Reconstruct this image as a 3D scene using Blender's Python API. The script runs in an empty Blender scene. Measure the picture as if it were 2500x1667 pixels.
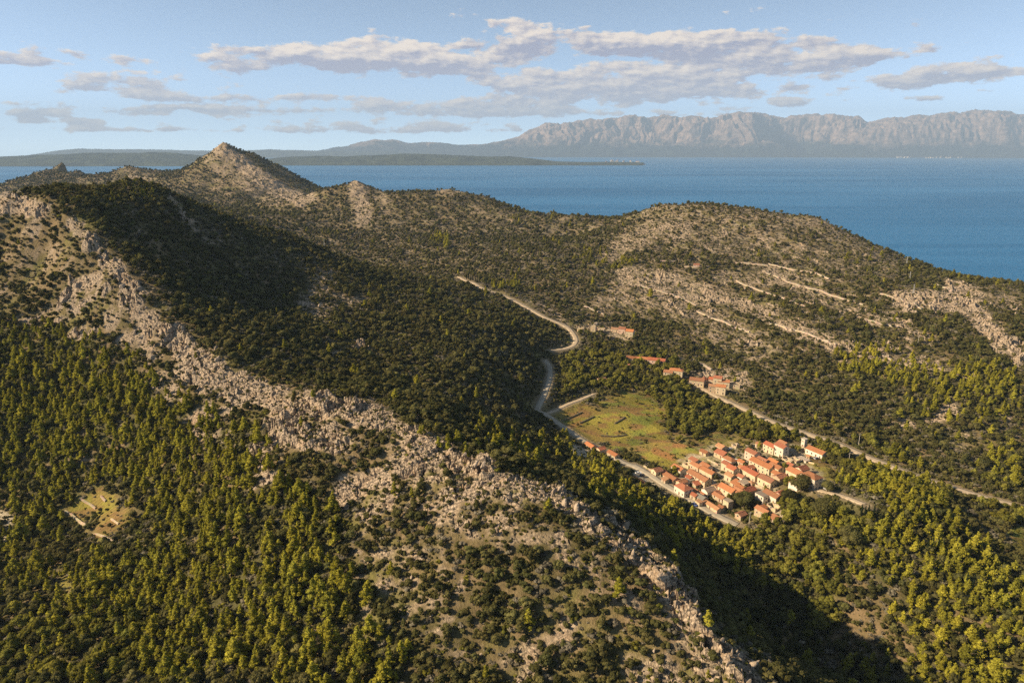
import bpy, bmesh, math, random
import numpy as np
from mathutils import Vector, Matrix

SC = bpy.context.scene
COL = SC.collection
random.seed(7)
RNG = np.random.default_rng(11)

# ------------------------------------------------------------------ camera
W0, H0, F0 = 2500.0, 1667.0, 1667.0          # photograph size and focal length in its pixels
CAM_Z = 300.0                                # metres above the sea
PITCH = math.atan((833.5 - 362.0) / F0)
cam = bpy.data.cameras.new('camera')
cam.sensor_width = 36.0
cam.lens = 36.0 * F0 / W0
cam.clip_start = 1.0
cam.clip_end = 120000.0
camo = bpy.data.objects.new('camera', cam)
COL.objects.link(camo)
camo.location = (0, 0, CAM_Z)
camo.rotation_euler = (math.pi / 2 - PITCH, 0, 0)
SC.camera = camo

# ------------------------------------------------------------------ light, exposure
SUN_EL = math.radians(30.5)
SUN_AZ = math.atan2(-0.993, -0.12)            # from +Y, clockwise
SUN_DIR = Vector((math.sin(SUN_AZ) * math.cos(SUN_EL), math.cos(SUN_AZ) * math.cos(SUN_EL), math.sin(SUN_EL)))
SUN_STRENGTH = 4.6
SKY_STRENGTH = 0.122
EXPOSURE = 1.06
HAZE_DENSITY = 3.6e-5

sl = bpy.data.lights.new('sun', 'SUN')
sl.energy = SUN_STRENGTH
sl.angle = math.radians(0.5)
sl.color = (1.0, 0.805, 0.545)
so = bpy.data.objects.new('sun', sl)
COL.objects.link(so)
so.rotation_euler = SUN_DIR.to_track_quat('Z', 'Y').to_euler()

SC.view_settings.view_transform = 'Standard'
SC.view_settings.look = 'None'
SC.view_settings.exposure = EXPOSURE
SC.view_settings.gamma = 1.0
SC.render.engine = 'CYCLES'
cy = SC.cycles
cy.use_denoising = False
cy.max_bounces = 4
cy.diffuse_bounces = 3
cy.glossy_bounces = 2
cy.transmission_bounces = 2
cy.volume_bounces = 0
cy.transparent_max_bounces = 4
cy.sample_clamp_indirect = 4.0


class NT:
    """small helper to wire shader nodes"""
    def __init__(s, tree):
        s.t = tree
        tree.nodes.clear()

    def n(s, kind, **kw):
        nd = s.t.nodes.new(kind)
        for k, v in kw.items():
            setattr(nd, k, v)
        return nd

    def put(s, sock, v):
        if isinstance(v, bpy.types.NodeSocket):
            s.t.links.new(v, sock)
        elif v is not None:
            sock.default_value = v

    def m(s, op, a, b=None, c=None, clamp=False):
        nd = s.n('ShaderNodeMath', operation=op, use_clamp=clamp)
        for i, v in enumerate((a, b, c)):
            if v is not None:
                s.put(nd.inputs[i], v)
        return nd.outputs[0]

    def vm(s, op, a, b=None, c=None, out=0):
        nd = s.n('ShaderNodeVectorMath', operation=op)
        for i, v in enumerate((a, b, c)):
            if v is not None:
                s.put(nd.inputs[i], v)
        return nd.outputs[out]

    def mix(s, f, a, b, blend='MIX'):
        nd = s.n('ShaderNodeMix', data_type='RGBA', blend_type=blend)
        s.put(nd.inputs[0], f)
        s.put(nd.inputs[6], a)
        s.put(nd.inputs[7], b)
        return nd.outputs[2]

    def noise(s, vec, scale, detail=3.0, rough=0.55, dist=0.0):
        nd = s.n('ShaderNodeTexNoise')
        if vec is not None:
            s.put(nd.inputs['Vector'], vec)
        nd.inputs['Scale'].default_value = scale
        nd.inputs['Detail'].default_value = detail
        nd.inputs['Roughness'].default_value = rough
        nd.inputs['Distortion'].default_value = dist
        return nd.outputs['Fac']

    def mr(s, v, a, b, c=0.0, d=1.0, smooth=False):
        nd = s.n('ShaderNodeMapRange')
        if smooth:
            nd.interpolation_type = 'SMOOTHSTEP'
        s.put(nd.inputs[0], v)
        for i, x in enumerate((a, b, c, d)):
            s.put(nd.inputs[1 + i], x)
        return nd.outputs[0]


def c4(c):
    return (c[0], c[1], c[2], 1.0)


def pix_ray(px, py):
    dx = (px - W0 / 2) / F0
    dy = (H0 / 2 - py) / F0
    cp, sp = math.cos(PITCH), math.sin(PITCH)
    return np.array((dx, cp + dy * sp, -sp + dy * cp))


S = W0 / 2352.0                               # notes below were taken on a 2352 px wide view

# ------------------------------------------------------------------ world: sky and clouds
CLOUDS = [
    (50, 140, 95, 10, .9), (10, 128, 60, 12, .8), (290, 135, 62, 12, .62), (310, 183, 120, 20, .86), (240, 205, 90, 10, .6),
    (480, 140, 55, 22, .66), (585, 158, 40, 15, .7), (640, 130, 60, 16, .5), (800, 105, 50, 9, .6),
    (700, 122, 70, 14, .75), (760, 140, 80, 18, .7), (860, 135, 110, 26, .85), (990, 140, 100, 26, .85), (930, 108, 60, 12, .6), (1190, 75, 60, 22, .9), (1210, 105, 70, 24, .95),
    (1090, 150, 90, 16, .55), (1080, 105, 30, 10, .7), (1380, 97, 75, 18, 1.0), (1480, 105, 90, 22, 1.0), (1560, 108, 70, 20, .95), (1690, 98, 100, 26, 1.1),
    (1800, 135, 150, 15, .95), (1920, 134, 90, 14, .9), (1985, 124, 34, 14, .9),
    (1150, 195, 80, 18, .6), (1290, 170, 100, 14, .62), (1270, 205, 120, 16, .66), (1430, 165, 90, 16, .66), (1440, 200, 150, 18, .66), (1600, 170, 110, 14, .66), (1640, 195, 140, 14, .6), (1800, 160, 120, 12, .66), (1880, 180, 70, 9, .55),
    (1430, 228, 180, 11, .62), (1650, 215, 110, 9, .5), (930, 245, 200, 12, .66), (1020, 262, 160, 8, .55), (640, 254, 120, 8, .62), (1180, 240, 150, 12, .62), (1250, 258, 140, 9, .6),
    (800, 280, 220, 9, .5), (1080, 290, 220, 9, .5), (600, 300, 200, 7, .4),
    (75, 277, 40, 7, 1.3), (50, 262, 40, 7, .8), (118, 257, 30, 8, 1.25), (200, 282, 36, 7, 1.35), (300, 257, 40, 8, 1.2), (368, 253, 30, 9, 1.2),
    (495, 252, 46, 8, 1.15), (430, 246, 40, 4, .6),
    (250, 297, 180, 6, .7), (100, 238, 120, 7, .6), (560, 228, 120, 8, .62), (720, 222, 110, 7, .62), (380, 225, 90, 7, .6), (150, 120, 70, 8, .6), (560, 110, 60, 8, .55), (1500, 262, 160, 7, .6), (950, 300, 260, 6, .6),
    (2110, 55, 26, 14, .85), (1855, 99, 40, 8, .7), (2210, 155, 70, 14, 1.0), (2130, 175, 90, 14, .85), (2040, 195, 90, 12, .8), (2290, 165, 60, 10, .7),
    (1770, 235, 120, 12, .75), (1840, 200, 36, 6, .8), (2250, 190, 50, 6, .6), (2130, 228, 60, 6, .6), (2260, 210, 40, 5, .55), (1350, 62, 14, 4, .5),
]


def make_world():
    w = bpy.data.worlds.new('World')
    SC.world = w
    w.use_nodes = True
    t = NT(w.node_tree)
    sky = t.n('ShaderNodeTexSky', sky_type='NISHITA')
    sky.sun_disc = False
    sky.sun_elevation = SUN_EL
    sky.sun_rotation = SUN_AZ
    sky.altitude = 5000
    sky.air_density = 0.5
    sky.dust_density = 6.0
    sky.ozone_density = 1.5
    tc = t.n('ShaderNodeTexCoord')
    sep = t.n('ShaderNodeSeparateXYZ')
    t.put(sep.inputs[0], tc.outputs['Generated'])
    az = t.m('MULTIPLY', t.m('ARCTAN2', sep.outputs[0], sep.outputs[1]), 180 / math.pi)
    el = t.m('MULTIPLY', t.m('ARCSINE', sep.outputs[2]), 180 / math.pi)
    cmb = t.n('ShaderNodeCombineXYZ')
    t.put(cmb.inputs[0], az)
    t.put(cmb.inputs[1], el)
    p = cmb.outputs[0]
    acc = None
    for (x, y, rx, ry, wt) in CLOUDS:
        d = pix_ray(x * S, y * S)
        d /= np.linalg.norm(d)
        ca, ce = math.degrees(math.atan2(d[0], d[1])), math.degrees(math.asin(d[2]))
        k = math.degrees(1) * S / F0 * math.cos(math.radians(ca)) ** 1.2
        ra, re_ = rx * k * 1.15, ry * k * 1.25
        # each step leans on the one before, which keeps few values alive at once
        pp = p if acc is None else t.vm('MULTIPLY_ADD', acc, (1e-9, 1e-9, 0), p)
        v = t.vm('MULTIPLY_ADD', pp, (1 / ra, 1 / re_, 0), (-ca / ra, -ce / re_, 0))
        g = t.m('POWER', 0.3679, t.vm('DOT_PRODUCT', v, v, out=1))
        v2 = t.vm('MULTIPLY_ADD', v, (0, 1, 0), (wt, 0, 0))
        acc = t.vm('MULTIPLY', v2, g) if acc is None else t.vm('MULTIPLY_ADD', v2, g, acc)
    sp2 = t.n('ShaderNodeSeparateXYZ')
    t.put(sp2.inputs[0], acc)
    tot, low = sp2.outputs[0], sp2.outputs[1]
    q = t.vm('MULTIPLY', p, (0.40, 1.0, 0))
    n1 = t.noise(q, 1.0, 10.0, 0.62, 0.0)
    n2 = t.noise(t.vm('ADD', q, (-0.16, 0.22, 0)), 1.0, 7.0, 0.58, 0.0)
    big = t.noise(t.vm('MULTIPLY', p, (0.11, 0.7, 0)), 1.0, 3.0, 0.6)
    den = t.m('MULTIPLY_ADD', n1, 3.5, t.m('MULTIPLY_ADD', big, 1.3, -2.92))
    den = t.m('ADD', den, t.m('MULTIPLY', t.m('MINIMUM', tot, 1.05), 1.18))
    alpha = t.mr(den, 0.0, 0.42, 0.0, 1.0, True)
    lit = t.m('MULTIPLY_ADD', t.m('SUBTRACT', n1, n2), 3.6, 0.40)  # sunlit tops and shaded bases of the clouds, put into their colour
    lit = t.m('MULTIPLY_ADD', low, 0.75, lit)
    lit = t.m('MULTIPLY_ADD', t.m('SUBTRACT', 0.75, alpha), 0.35, lit, clamp=True)
    leftw = t.mr(az, -40.0, 40.0, 1.0, 0.86)
    ccol = t.mix(lit, (0.205, 0.20, 0.26, 1), (0.56, 0.47, 0.385, 1))
    ccol = t.mix(t.mr(el, 0.0, 7.0, 0.5, 0.0), ccol, (0.40, 0.39, 0.40, 1))
    # the sky itself and then the clouds
    bg = t.n('ShaderNodeBackground')
    hs = t.n('ShaderNodeHueSaturation')
    hs.inputs['Saturation'].default_value = 0.74
    hs.inputs['Hue'].default_value = 0.482
    t.put(hs.inputs['Color'], sky.outputs[0])
    t.put(bg.inputs[0], hs.outputs[0])
    bg.inputs[1].default_value = SKY_STRENGTH
    bgc = t.n('ShaderNodeBackground')
    t.put(bgc.inputs[0], ccol)
    t.put(bgc.inputs[1], leftw)
    mx = t.n('ShaderNodeMixShader')
    t.put(mx.inputs[0], t.m('MULTIPLY', alpha, 0.9))
    t.put(mx.inputs[1], bg.outputs[0])
    t.put(mx.inputs[2], bgc.outputs[0])
    out = t.n('ShaderNodeOutputWorld')
    t.put(out.inputs[0], mx.outputs[0])
    w.cycles.sampling_method = 'MANUAL'
    w.cycles.sample_map_resolution = 512


make_world()


# ------------------------------------------------------------------ tagging
def tag(o, label=None, cat=None, group=None, kind=None):
    if label:
        o['label'] = label
    if cat:
        o['category'] = cat
    if group:
        o['group'] = group
    if kind:
        o['kind'] = kind
    return o


def link(name, me, parent=None):
    o = bpy.data.objects.new(name, me)
    COL.objects.link(o)
    if parent is not None:
        o.parent = parent
    return o


def mesh_np(name, verts, faces, mat=None, smooth=False):
    """mesh from numpy verts (n,3) and quad or triangle faces (m,k)"""
    me = bpy.data.meshes.new(name)
    verts = np.asarray(verts, dtype=np.float32)
    faces = np.asarray(faces, dtype=np.int32)
    k = faces.shape[1]
    me.vertices.add(len(verts))
    me.vertices.foreach_set('co', verts.ravel())
    me.loops.add(faces.size)
    me.loops.foreach_set('vertex_index', faces.ravel())
    me.polygons.add(len(faces))
    me.polygons.foreach_set('loop_start', np.arange(0, faces.size, k, dtype=np.int32))
    me.polygons.foreach_set('loop_total', np.full(len(faces), k, dtype=np.int32))
    me.polygons.foreach_set('use_smooth', np.full(len(faces), smooth, dtype=bool))
    me.update(calc_edges=True)
    if mat is not None:
        me.materials.append(mat)
    return me


# ------------------------------------------------------------------ noise in numpy
_perm = RNG.permutation(1024)
_ang = RNG.random(1024) * 2 * np.pi
_gx, _gy = np.cos(_ang), np.sin(_ang)


def pn(x, y, seed=0):
    """gradient noise, about -0.7 .. 0.7"""
    xi, yi = np.floor(x).astype(np.int64), np.floor(y).astype(np.int64)
    fx, fy = x - xi, y - yi
    u, v = fx * fx * fx * (fx * (fx * 6 - 15) + 10), fy * fy * fy * (fy * (fy * 6 - 15) + 10)

    def g(a, b, dx, dy):
        h = _perm[(_perm[(a + seed * 57) & 1023] + b) & 1023]
        return _gx[h] * dx + _gy[h] * dy
    a = g(xi, yi, fx, fy)
    b = g(xi + 1, yi, fx - 1, fy)
    c = g(xi, yi + 1, fx, fy - 1)
    d = g(xi + 1, yi + 1, fx - 1, fy - 1)
    return (a + u * (b - a)) + v * ((c + u * (d - c)) - (a + u * (b - a)))


def fbm(x, y, oct=4, seed=0, gain=0.5):
    s, a, f = 0, 1.0, 1.0
    for i in range(oct):
        s = s + a * pn(x * f, y * f, seed + i)
        a *= gain
        f *= 2.03
    return s


def ridged(x, y, oct=3, seed=0, gain=0.5):
    s, a, f = 0, 1.0, 1.0
    for i in range(oct):
        s = s + a * (1 - 2.2 * np.abs(pn(x * f, y * f, seed + i)))
        a *= gain
        f *= 2.1
    return s


def blocks(x, y, seed):
    """angular blocks: a tilted facet per cell, steps between them"""
    xi, yi = np.floor(x).astype(np.int64), np.floor(y).astype(np.int64)
    best, out, edge = np.full(x.shape, 9e9), np.zeros(x.shape), np.full(x.shape, 9e9)
    for i in (-1, 0, 1):
        for j in (-1, 0, 1):
            h = _perm[(_perm[(xi + i + seed * 91) & 1023] + yi + j) & 1023]
            px, py = xi + i + _ang[h] / 6.2832, yi + j + _ang[(h + 311) & 1023] / 6.2832
            d = (x - px) ** 2 + (y - py) ** 2
            hv = _ang[(h + 77) & 1023] / 6.2832 + (x - px) * (_gx[h] * .5 + .35) + (y - py) * _gy[h] * .5
            k = d < best
            edge = np.where(k, best, np.minimum(edge, d))
            best = np.where(k, d, best)
            out = np.where(k, hv, out)
    return out - .7 * (1 - np.clip((np.sqrt(edge) - np.sqrt(best)) / .16, 0, 1))


def sstep(a, b, x):
    t = np.clip((x - a) / (b - a), 0, 1)
    return t * t * (3 - 2 * t)


# ------------------------------------------------------------------ terrain: control points (pixel x, pixel y, metres forward)
CP = [
    # rocky crest
    (1850, 1667, 163), (1720, 1545, 180), (1600, 1420, 200), (1490, 1330, 215), (1400, 1260, 232), (1270, 1190, 250), (1150, 1140, 270),
    (1020, 1060, 297), (900, 1010, 322), (760, 960, 352), (640, 930, 378), (520, 860, 405), (400, 790, 435), (330, 720, 458), (280, 640, 485),
    (215, 560, 515), (160, 510, 535), (90, 485, 550), (0, 490, 560),
    # peak and its right hand skyline
    (330, 432, 670), (250, 458, 640), (420, 470, 690), (480, 500, 700), (570, 535, 712), (700, 572, 730), (800, 610, 755), (900, 645, 780),
    (1000, 672, 815), (1090, 690, 845),
    # valley side of the crest
    (450, 560, 615), (560, 640, 600), (420, 640, 555), (600, 750, 530), (700, 680, 640), (800, 750, 590), (800, 860, 470), (1000, 800, 575),
    (1000, 930, 440), (1200, 800, 620), (1150, 900, 500), (1150, 1020, 385), (1300, 920, 545), (1300, 1120, 360), (1500, 1220, 320),
    (1650, 1330, 290), (1750, 1450, 252), (1850, 1560, 228), (1340, 900, 606), (1340, 1000, 508),
    # valley floor, road and village
    (1405, 845, 670), (1280, 745, 770), (1150, 685, 850), (1380, 790, 720), (1430, 1085, 455), (1500, 1000, 515), (1600, 1070, 470), (1650, 1150, 418),
    (1800, 1280, 352), (1800, 1100, 440), (1950, 1060, 465), (1700, 930, 585), (1550, 890, 620), (1480, 800, 735), (1740, 965, 560), (1900, 1040, 485),
    (2100, 1095, 445), (2300, 1180, 395), (2470, 1232, 368),
    # pine knoll and dark ravine
    (2150, 1225, 335), (2050, 1180, 366), (2300, 1320, 308), (2400, 1260, 350), (2150, 1400, 290), (2450, 1500, 255), (2450, 1650, 228),
    (2000, 1500, 282), (2050, 1640, 252), (1900, 1350, 320),
    # domed hill
    (1740, 492, 1250), (1620, 497, 1260), (1560, 520, 1300), (1900, 515, 1180), (1990, 525, 1130), (2080, 570, 1080), (2180, 620, 1000), (2260, 655, 940),
    (2340, 675, 890), (2500, 688, 850), (1700, 645, 930), (1500, 640, 980), (1600, 740, 800), (1850, 720, 820), (2000, 640, 920), (2000, 780, 700),
    (1800, 830, 680), (1950, 920, 585), (2200, 700, 780), (2200, 830, 640), (2200, 950, 540), (2400, 740, 730), (2400, 860, 600), (2480, 1000, 500),
    (2350, 1050, 470), (1850, 600, 1020),
    # middle hills
    (760, 488, 1850), (870, 440, 1700), (940, 472, 1680), (1000, 470, 1650), (1080, 464, 1650), (1170, 475, 1640), (1300, 525, 1600), (1500, 537, 1500),
    (1400, 530, 1560), (900, 560, 1250), (1100, 600, 1120), (700, 520, 1500), (1300, 620, 1020), (1250, 690, 870), (870, 500, 1500), (1100, 520, 1430),
    (1400, 580, 1250),
    # pointed mountain and the small hills left of it
    (545, 346, 2200), (505, 380, 2190), (595, 372, 2260), (690, 417, 2400), (780, 463, 2570), (430, 432, 2170), (578, 396, 2120), (632, 434, 2020), (690, 474, 1930), (560, 430, 2050), (520, 400, 2120), (500, 470, 1900),
    (620, 500, 1720), (310, 408, 2400), (270, 424, 2420), (345, 412, 2390), (163, 414, 2700), (135, 420, 2705), (190, 421, 2680), (215, 430, 2640), (240, 437, 2560), (110, 430, 2720), (60, 447, 2700), (0, 472, 2600), (370, 430, 2330),
    # slope left of the crest
    (0, 1667, 205), (200, 1667, 200), (350, 1500, 240), (150, 1550, 228), (0, 1400, 288), (200, 1250, 336), (0, 1200, 357), (0, 1000, 405), (150, 950, 418),
    (0, 850, 452), (100, 760, 478), (0, 700, 503), (0, 600, 543), (100, 640, 520), (200, 740, 470), (300, 850, 428), (450, 960, 385), (600, 1050, 338),
    (750, 1150, 293), (600, 1250, 280), (900, 1200, 275), (1000, 1350, 230), (1200, 1450, 203), (700, 1400, 235), (500, 1150, 328), (400, 1300, 290),
    (300, 1100, 366), (850, 1600, 190), (1400, 1600, 178), (600, 1600, 200), (1200, 1667, 172), (1600, 1600, 176),
]
ANCH = [
    (-500, 250, 105), (-650, 500, 170), (-750, 800, 150),  (-1600, 2000, 100), (-1700, 2700, 90), (450, 250, 95), (650, 500, 108),
    (800, 800, 110), (1000, 700, 60), (1300, 700, -30), (900, 1250, -40), (800, 1050, 40), (1100, 1000, -40), (340, 1500, 90), (360, 1800, -40),
    (560, 1400, 60), (640, 1650, -40), (230, 1850, 40), (250, 2150, -40), (0, 2000, 90), (0, 2350, -40), (-380, 2120, 90), (-380, 2450, -40),
    (-600, 2800, -40), (-900, 2650, 100), (-950, 3100, -40), (-1300, 2950, 70), (-1350, 3300, -40), (-1800, 3050, -40), (-2200, 2900, 30),
    (-2500, 3300, -50), (-2000, 3400, -50), (1500, 2500, -70), (0, 3600, -70), (-3000, 2500, 40), (1500, 1200, -50), (0, 60, 140), (-200, 60, 130),
    (200, 60, 120), (400, 80, 95), (-400, 60, 100),
]
_P = []
for (px, py, Y) in CP:
    r = pix_ray(px, py)
    t = Y / r[1]
    _P.append((t * r[0], Y, CAM_Z + t * r[2] - (3.0 if Y > 400 else 1.5)))
# the ground drops away behind the near skylines
for (px, py, Y, dY, dz) in ((420, 470, 690, 110, 16), (570, 535, 712, 110, 20), (700, 572, 730, 110, 22), (800, 610, 755, 110, 22), (900, 645, 780, 100, 18), (1000, 672, 815, 90, 12),
                            (420, 470, 690, 420, 30), (570, 535, 712, 380, 34), (700, 572, 730, 340, 34), (800, 610, 755, 260, 28),
                            (330, 432, 670, 110, 22), (250, 458, 640, 110, 22), (90, 485, 550, 120, 22), (0, 490, 560, 120, 22), (330, 432, 670, 500, 40), (160, 470, 600, 500, 45),
                            (0, 480, 560, 700, 50), (330, 440, 670, 1000, 50), (-150, 490, 570, 150, 25),
                            (780, 465, 2570, 260, 70), (690, 422, 2400, 260, 70), (600, 382, 2260, 260, 70), (870, 447, 1700, 200, 30), (940, 472, 1680, 200, 30)):
    r = pix_ray(px, py)
    t = (Y + dY) / r[1]
    _P.append((t * r[0], Y + dY, CAM_Z + t * r[2] - dz))
_P += ANCH
_P = np.array(_P, dtype=float)
_C2 = 6.0 ** 2


def _solve():
    n = len(_P)
    d = np.sqrt((_P[:, None, 0] - _P[None, :, 0]) ** 2 + (_P[:, None, 1] - _P[None, :, 1]) ** 2 + _C2)
    A = np.zeros((n + 3, n + 3))
    A[:n, :n] = d - np.eye(n) * 1.0
    A[:n, n] = 1
    A[:n, n + 1:] = _P[:, :2]
    A[n, :n] = 1
    A[n + 1:, :n] = _P[:, :2].T
    b = np.zeros(n + 3)
    b[:n] = _P[:, 2]
    return np.linalg.solve(A, b)


_Wt = _solve()


def base_h(x, y):
    x, y = np.asarray(x, float).ravel(), np.asarray(y, float).ravel()
    out = np.empty_like(x)
    n = len(_P)
    for i in range(0, len(x), 40000):
        xs, ys = x[i:i + 40000].astype(np.float32), y[i:i + 40000].astype(np.float32)
        d = (xs[:, None] - _P[None, :, 0].astype(np.float32)) ** 2
        d += (ys[:, None] - _P[None, :, 1].astype(np.float32)) ** 2
        d += np.float32(_C2)
        np.sqrt(d, out=d)
        out[i:i + 40000] = d.astype(np.float32) @ _Wt[:n].astype(np.float32) + _Wt[n] + _Wt[n + 1] * xs + _Wt[n + 2] * ys
    return out


def project(x, y, z):
    cp, sp = math.cos(PITCH), math.sin(PITCH)
    dz = z - CAM_Z
    f = np.maximum(y * cp - dz * sp, 1.0)
    u = y * sp + dz * cp
    return (W0 / 2 + F0 * x / f) / S, (H0 / 2 - F0 * u / f) / S


# ------------------------------------------------------------------ what covers the ground (strokes on a 2352 px wide view: points, radius, weight)
ROCK = [
    ([(10, 468), (60, 472), (98, 488)], 26, 1.0), ([(90, 510), (60, 530)], 20, .6), ([(165, 515), (200, 540), (235, 590), (275, 620), (300, 660)], 20, .95),
    ([(300, 660), (320, 710), (350, 750), (400, 775)], 30, .85), ([(250, 700), (290, 760), (340, 800)], 36, .6),
    ([(400, 775), (430, 820), (500, 860), (560, 890), (620, 915), (660, 930)], 36, 1.0), ([(430, 850), (520, 905), (600, 915)], 30, .9),
    ([(660, 930), (720, 930), (790, 940), (860, 955)], 40, .85), ([(640, 985), (700, 1010), (780, 1015)], 40, .95), ([(620, 1000), (590, 1060), (610, 1100)], 26, .75),
    ([(850, 955), (900, 985), (960, 1010), (1040, 1055), (1110, 1085)], 34, .9), ([(900, 1050), (960, 1080), (1010, 1100)], 40, .75),
    ([(780, 1150), (830, 1110), (870, 1100)], 26, .95), ([(840, 1190), (900, 1130)], 26, .6), ([(1040, 1135), (1110, 1120), (1180, 1150)], 32, .9),
    ([(1110, 1085), (1200, 1120), (1270, 1140), (1330, 1185), (1400, 1235)], 30, 1.0), ([(960, 1160), (1060, 1200), (1160, 1240)], 40, .48),
    ([(1130, 1200), (1230, 1230), (1310, 1270), (1340, 1290)], 38, .55), ([(900, 1280), (1000, 1260)], 40, .45), ([(1000, 1330), (1080, 1360)], 36, .35),
    ([(1400, 1235), (1460, 1270), (1520, 1320), (1580, 1400), (1640, 1460), (1700, 1530), (1740, 1590)], 30, 1.0),
    ([(1500, 1330), (1540, 1400), (1590, 1480), (1650, 1560)], 34, .6), ([(1380, 1340), (1470, 1400)], 45, .35), ([(1480, 1530), (1560, 1560)], 60, .6),
    ([(1250, 1420), (1330, 1460)], 50, .35), ([(1180, 1540), (1210, 1500)], 50, .5), ([(820, 1460), (840, 1400)], 30, .35),
    ([(145, 690), (175, 660), (220, 640)], 22, 1.0), ([(40, 590), (110, 600), (180, 590)], 40, .34), ([(20, 650), (80, 640)], 40, .28),
    ([(130, 735), (240, 660)], 9, .95), ([(60, 740), (130, 700)], 14, .6), ([(170, 770), (215, 760)], 14, .9), ([(440, 975), (480, 915)], 15, .9),
    ([(490, 970), (520, 935)], 9, .9), ([(370, 900), (420, 880)], 18, .5), ([(575, 1130), (590, 1110)], 12, .5),
    ([(560, 1290), (640, 1330), (720, 1330)], 40, .34), ([(830, 1240), (860, 1330)], 40, .4), ([(690, 1420), (760, 1470)], 40, .3), ([(250, 1000), (330, 1010)], 30, .25), ([(160, 1060), (210, 1080)], 24, .3),
    ([(360, 870), (440, 960), (520, 1010)], 40, .45), ([(900, 1340), (1000, 1420), (1100, 1480)], 60, .4), ([(120, 1330), (170, 1350)], 24, .35), ([(750, 640), (700, 700), (740, 725)], 22, .6), ([(760, 690), (830, 700)], 20, .55), ([(815, 800), (835, 790)], 13, .8), ([(760, 830), (800, 780)], 8, .5),
    ([(395, 455), (425, 500), (455, 535)], 6, .95), ([(455, 535), (500, 565)], 8, .7), ([(300, 410), (330, 412)], 8, .7), ([(290, 480), (340, 520)], 25, .3),
    ([(505, 342), (540, 365), (580, 400), (640, 440), (690, 460)], 22, .8), ([(490, 370), (560, 420), (630, 465)], 22, .5), ([(440, 410), (520, 440)], 20, .3),
    ([(820, 425), (825, 460), (835, 500)], 26, .75), ([(720, 455), (690, 465)], 14, .7), ([(870, 450), (890, 480)], 18, .5), ([(150, 400), (200, 415)], 12, .2),
    ([(280, 395), (350, 410)], 14, .4), ([(1060, 440), (1010, 440)], 12, .5), ([(1080, 480), (1170, 500)], 14, .4), ([(1300, 500), (1250, 545)], 8, .35),
    ([(1500, 500), (1600, 490), (1720, 500), (1800, 510)], 35, .35), ([(1400, 590), (1450, 555), (1500, 530), (1570, 530)], 26, .62), ([(1560, 540), (1680, 560), (1800, 580)], 36, .35),
    ([(1800, 500), (1880, 510), (1960, 560), (2040, 610)], 26, .5), ([(1840, 580), (1960, 620)], 30, .4),
    ([(1440, 640), (1540, 650), (1640, 690)], 34, .75), ([(1400, 690), (1520, 700), (1650, 740), (1760, 790)], 34, .55), ([(1650, 640), (1780, 640), (1900, 690), (2060, 750)], 20, .55),
    ([(1680, 690), (1780, 730), (1900, 790), (2040, 830), (2160, 840)], 22, .7), ([(1760, 620), (1900, 650)], 10, .7), ([(1600, 760), (1700, 800), (1780, 850)], 26, .45),
    ([(2030, 800), (2130, 850), (2230, 870)], 26, .55),
    ([(2070, 690), (2140, 690), (2220, 700), (2280, 760), (2300, 790)], 26, 1.0), ([(2180, 660), (2250, 680)], 20, .9), ([(2250, 690), (2330, 700)], 26, .6), ([(2320, 790), (2352, 830)], 26, .85),
    ([(2060, 740), (2140, 790)], 14, .6), ([(2080, 970), (2100, 985)], 16, 1.0), ([(2150, 965), (2190, 945)], 18, .9), ([(2200, 1015), (2240, 1040)], 26, .5), ([(2300, 960), (2340, 1000)], 24, .4),
    ([(1210, 690), (1260, 715), (1310, 745)], 12, .5), ([(1330, 750), (1440, 770)], 16, .6), ([(1500, 790), (1570, 830)], 14, .35), ([(1620, 860), (1700, 880)], 26, .7),
]
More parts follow.
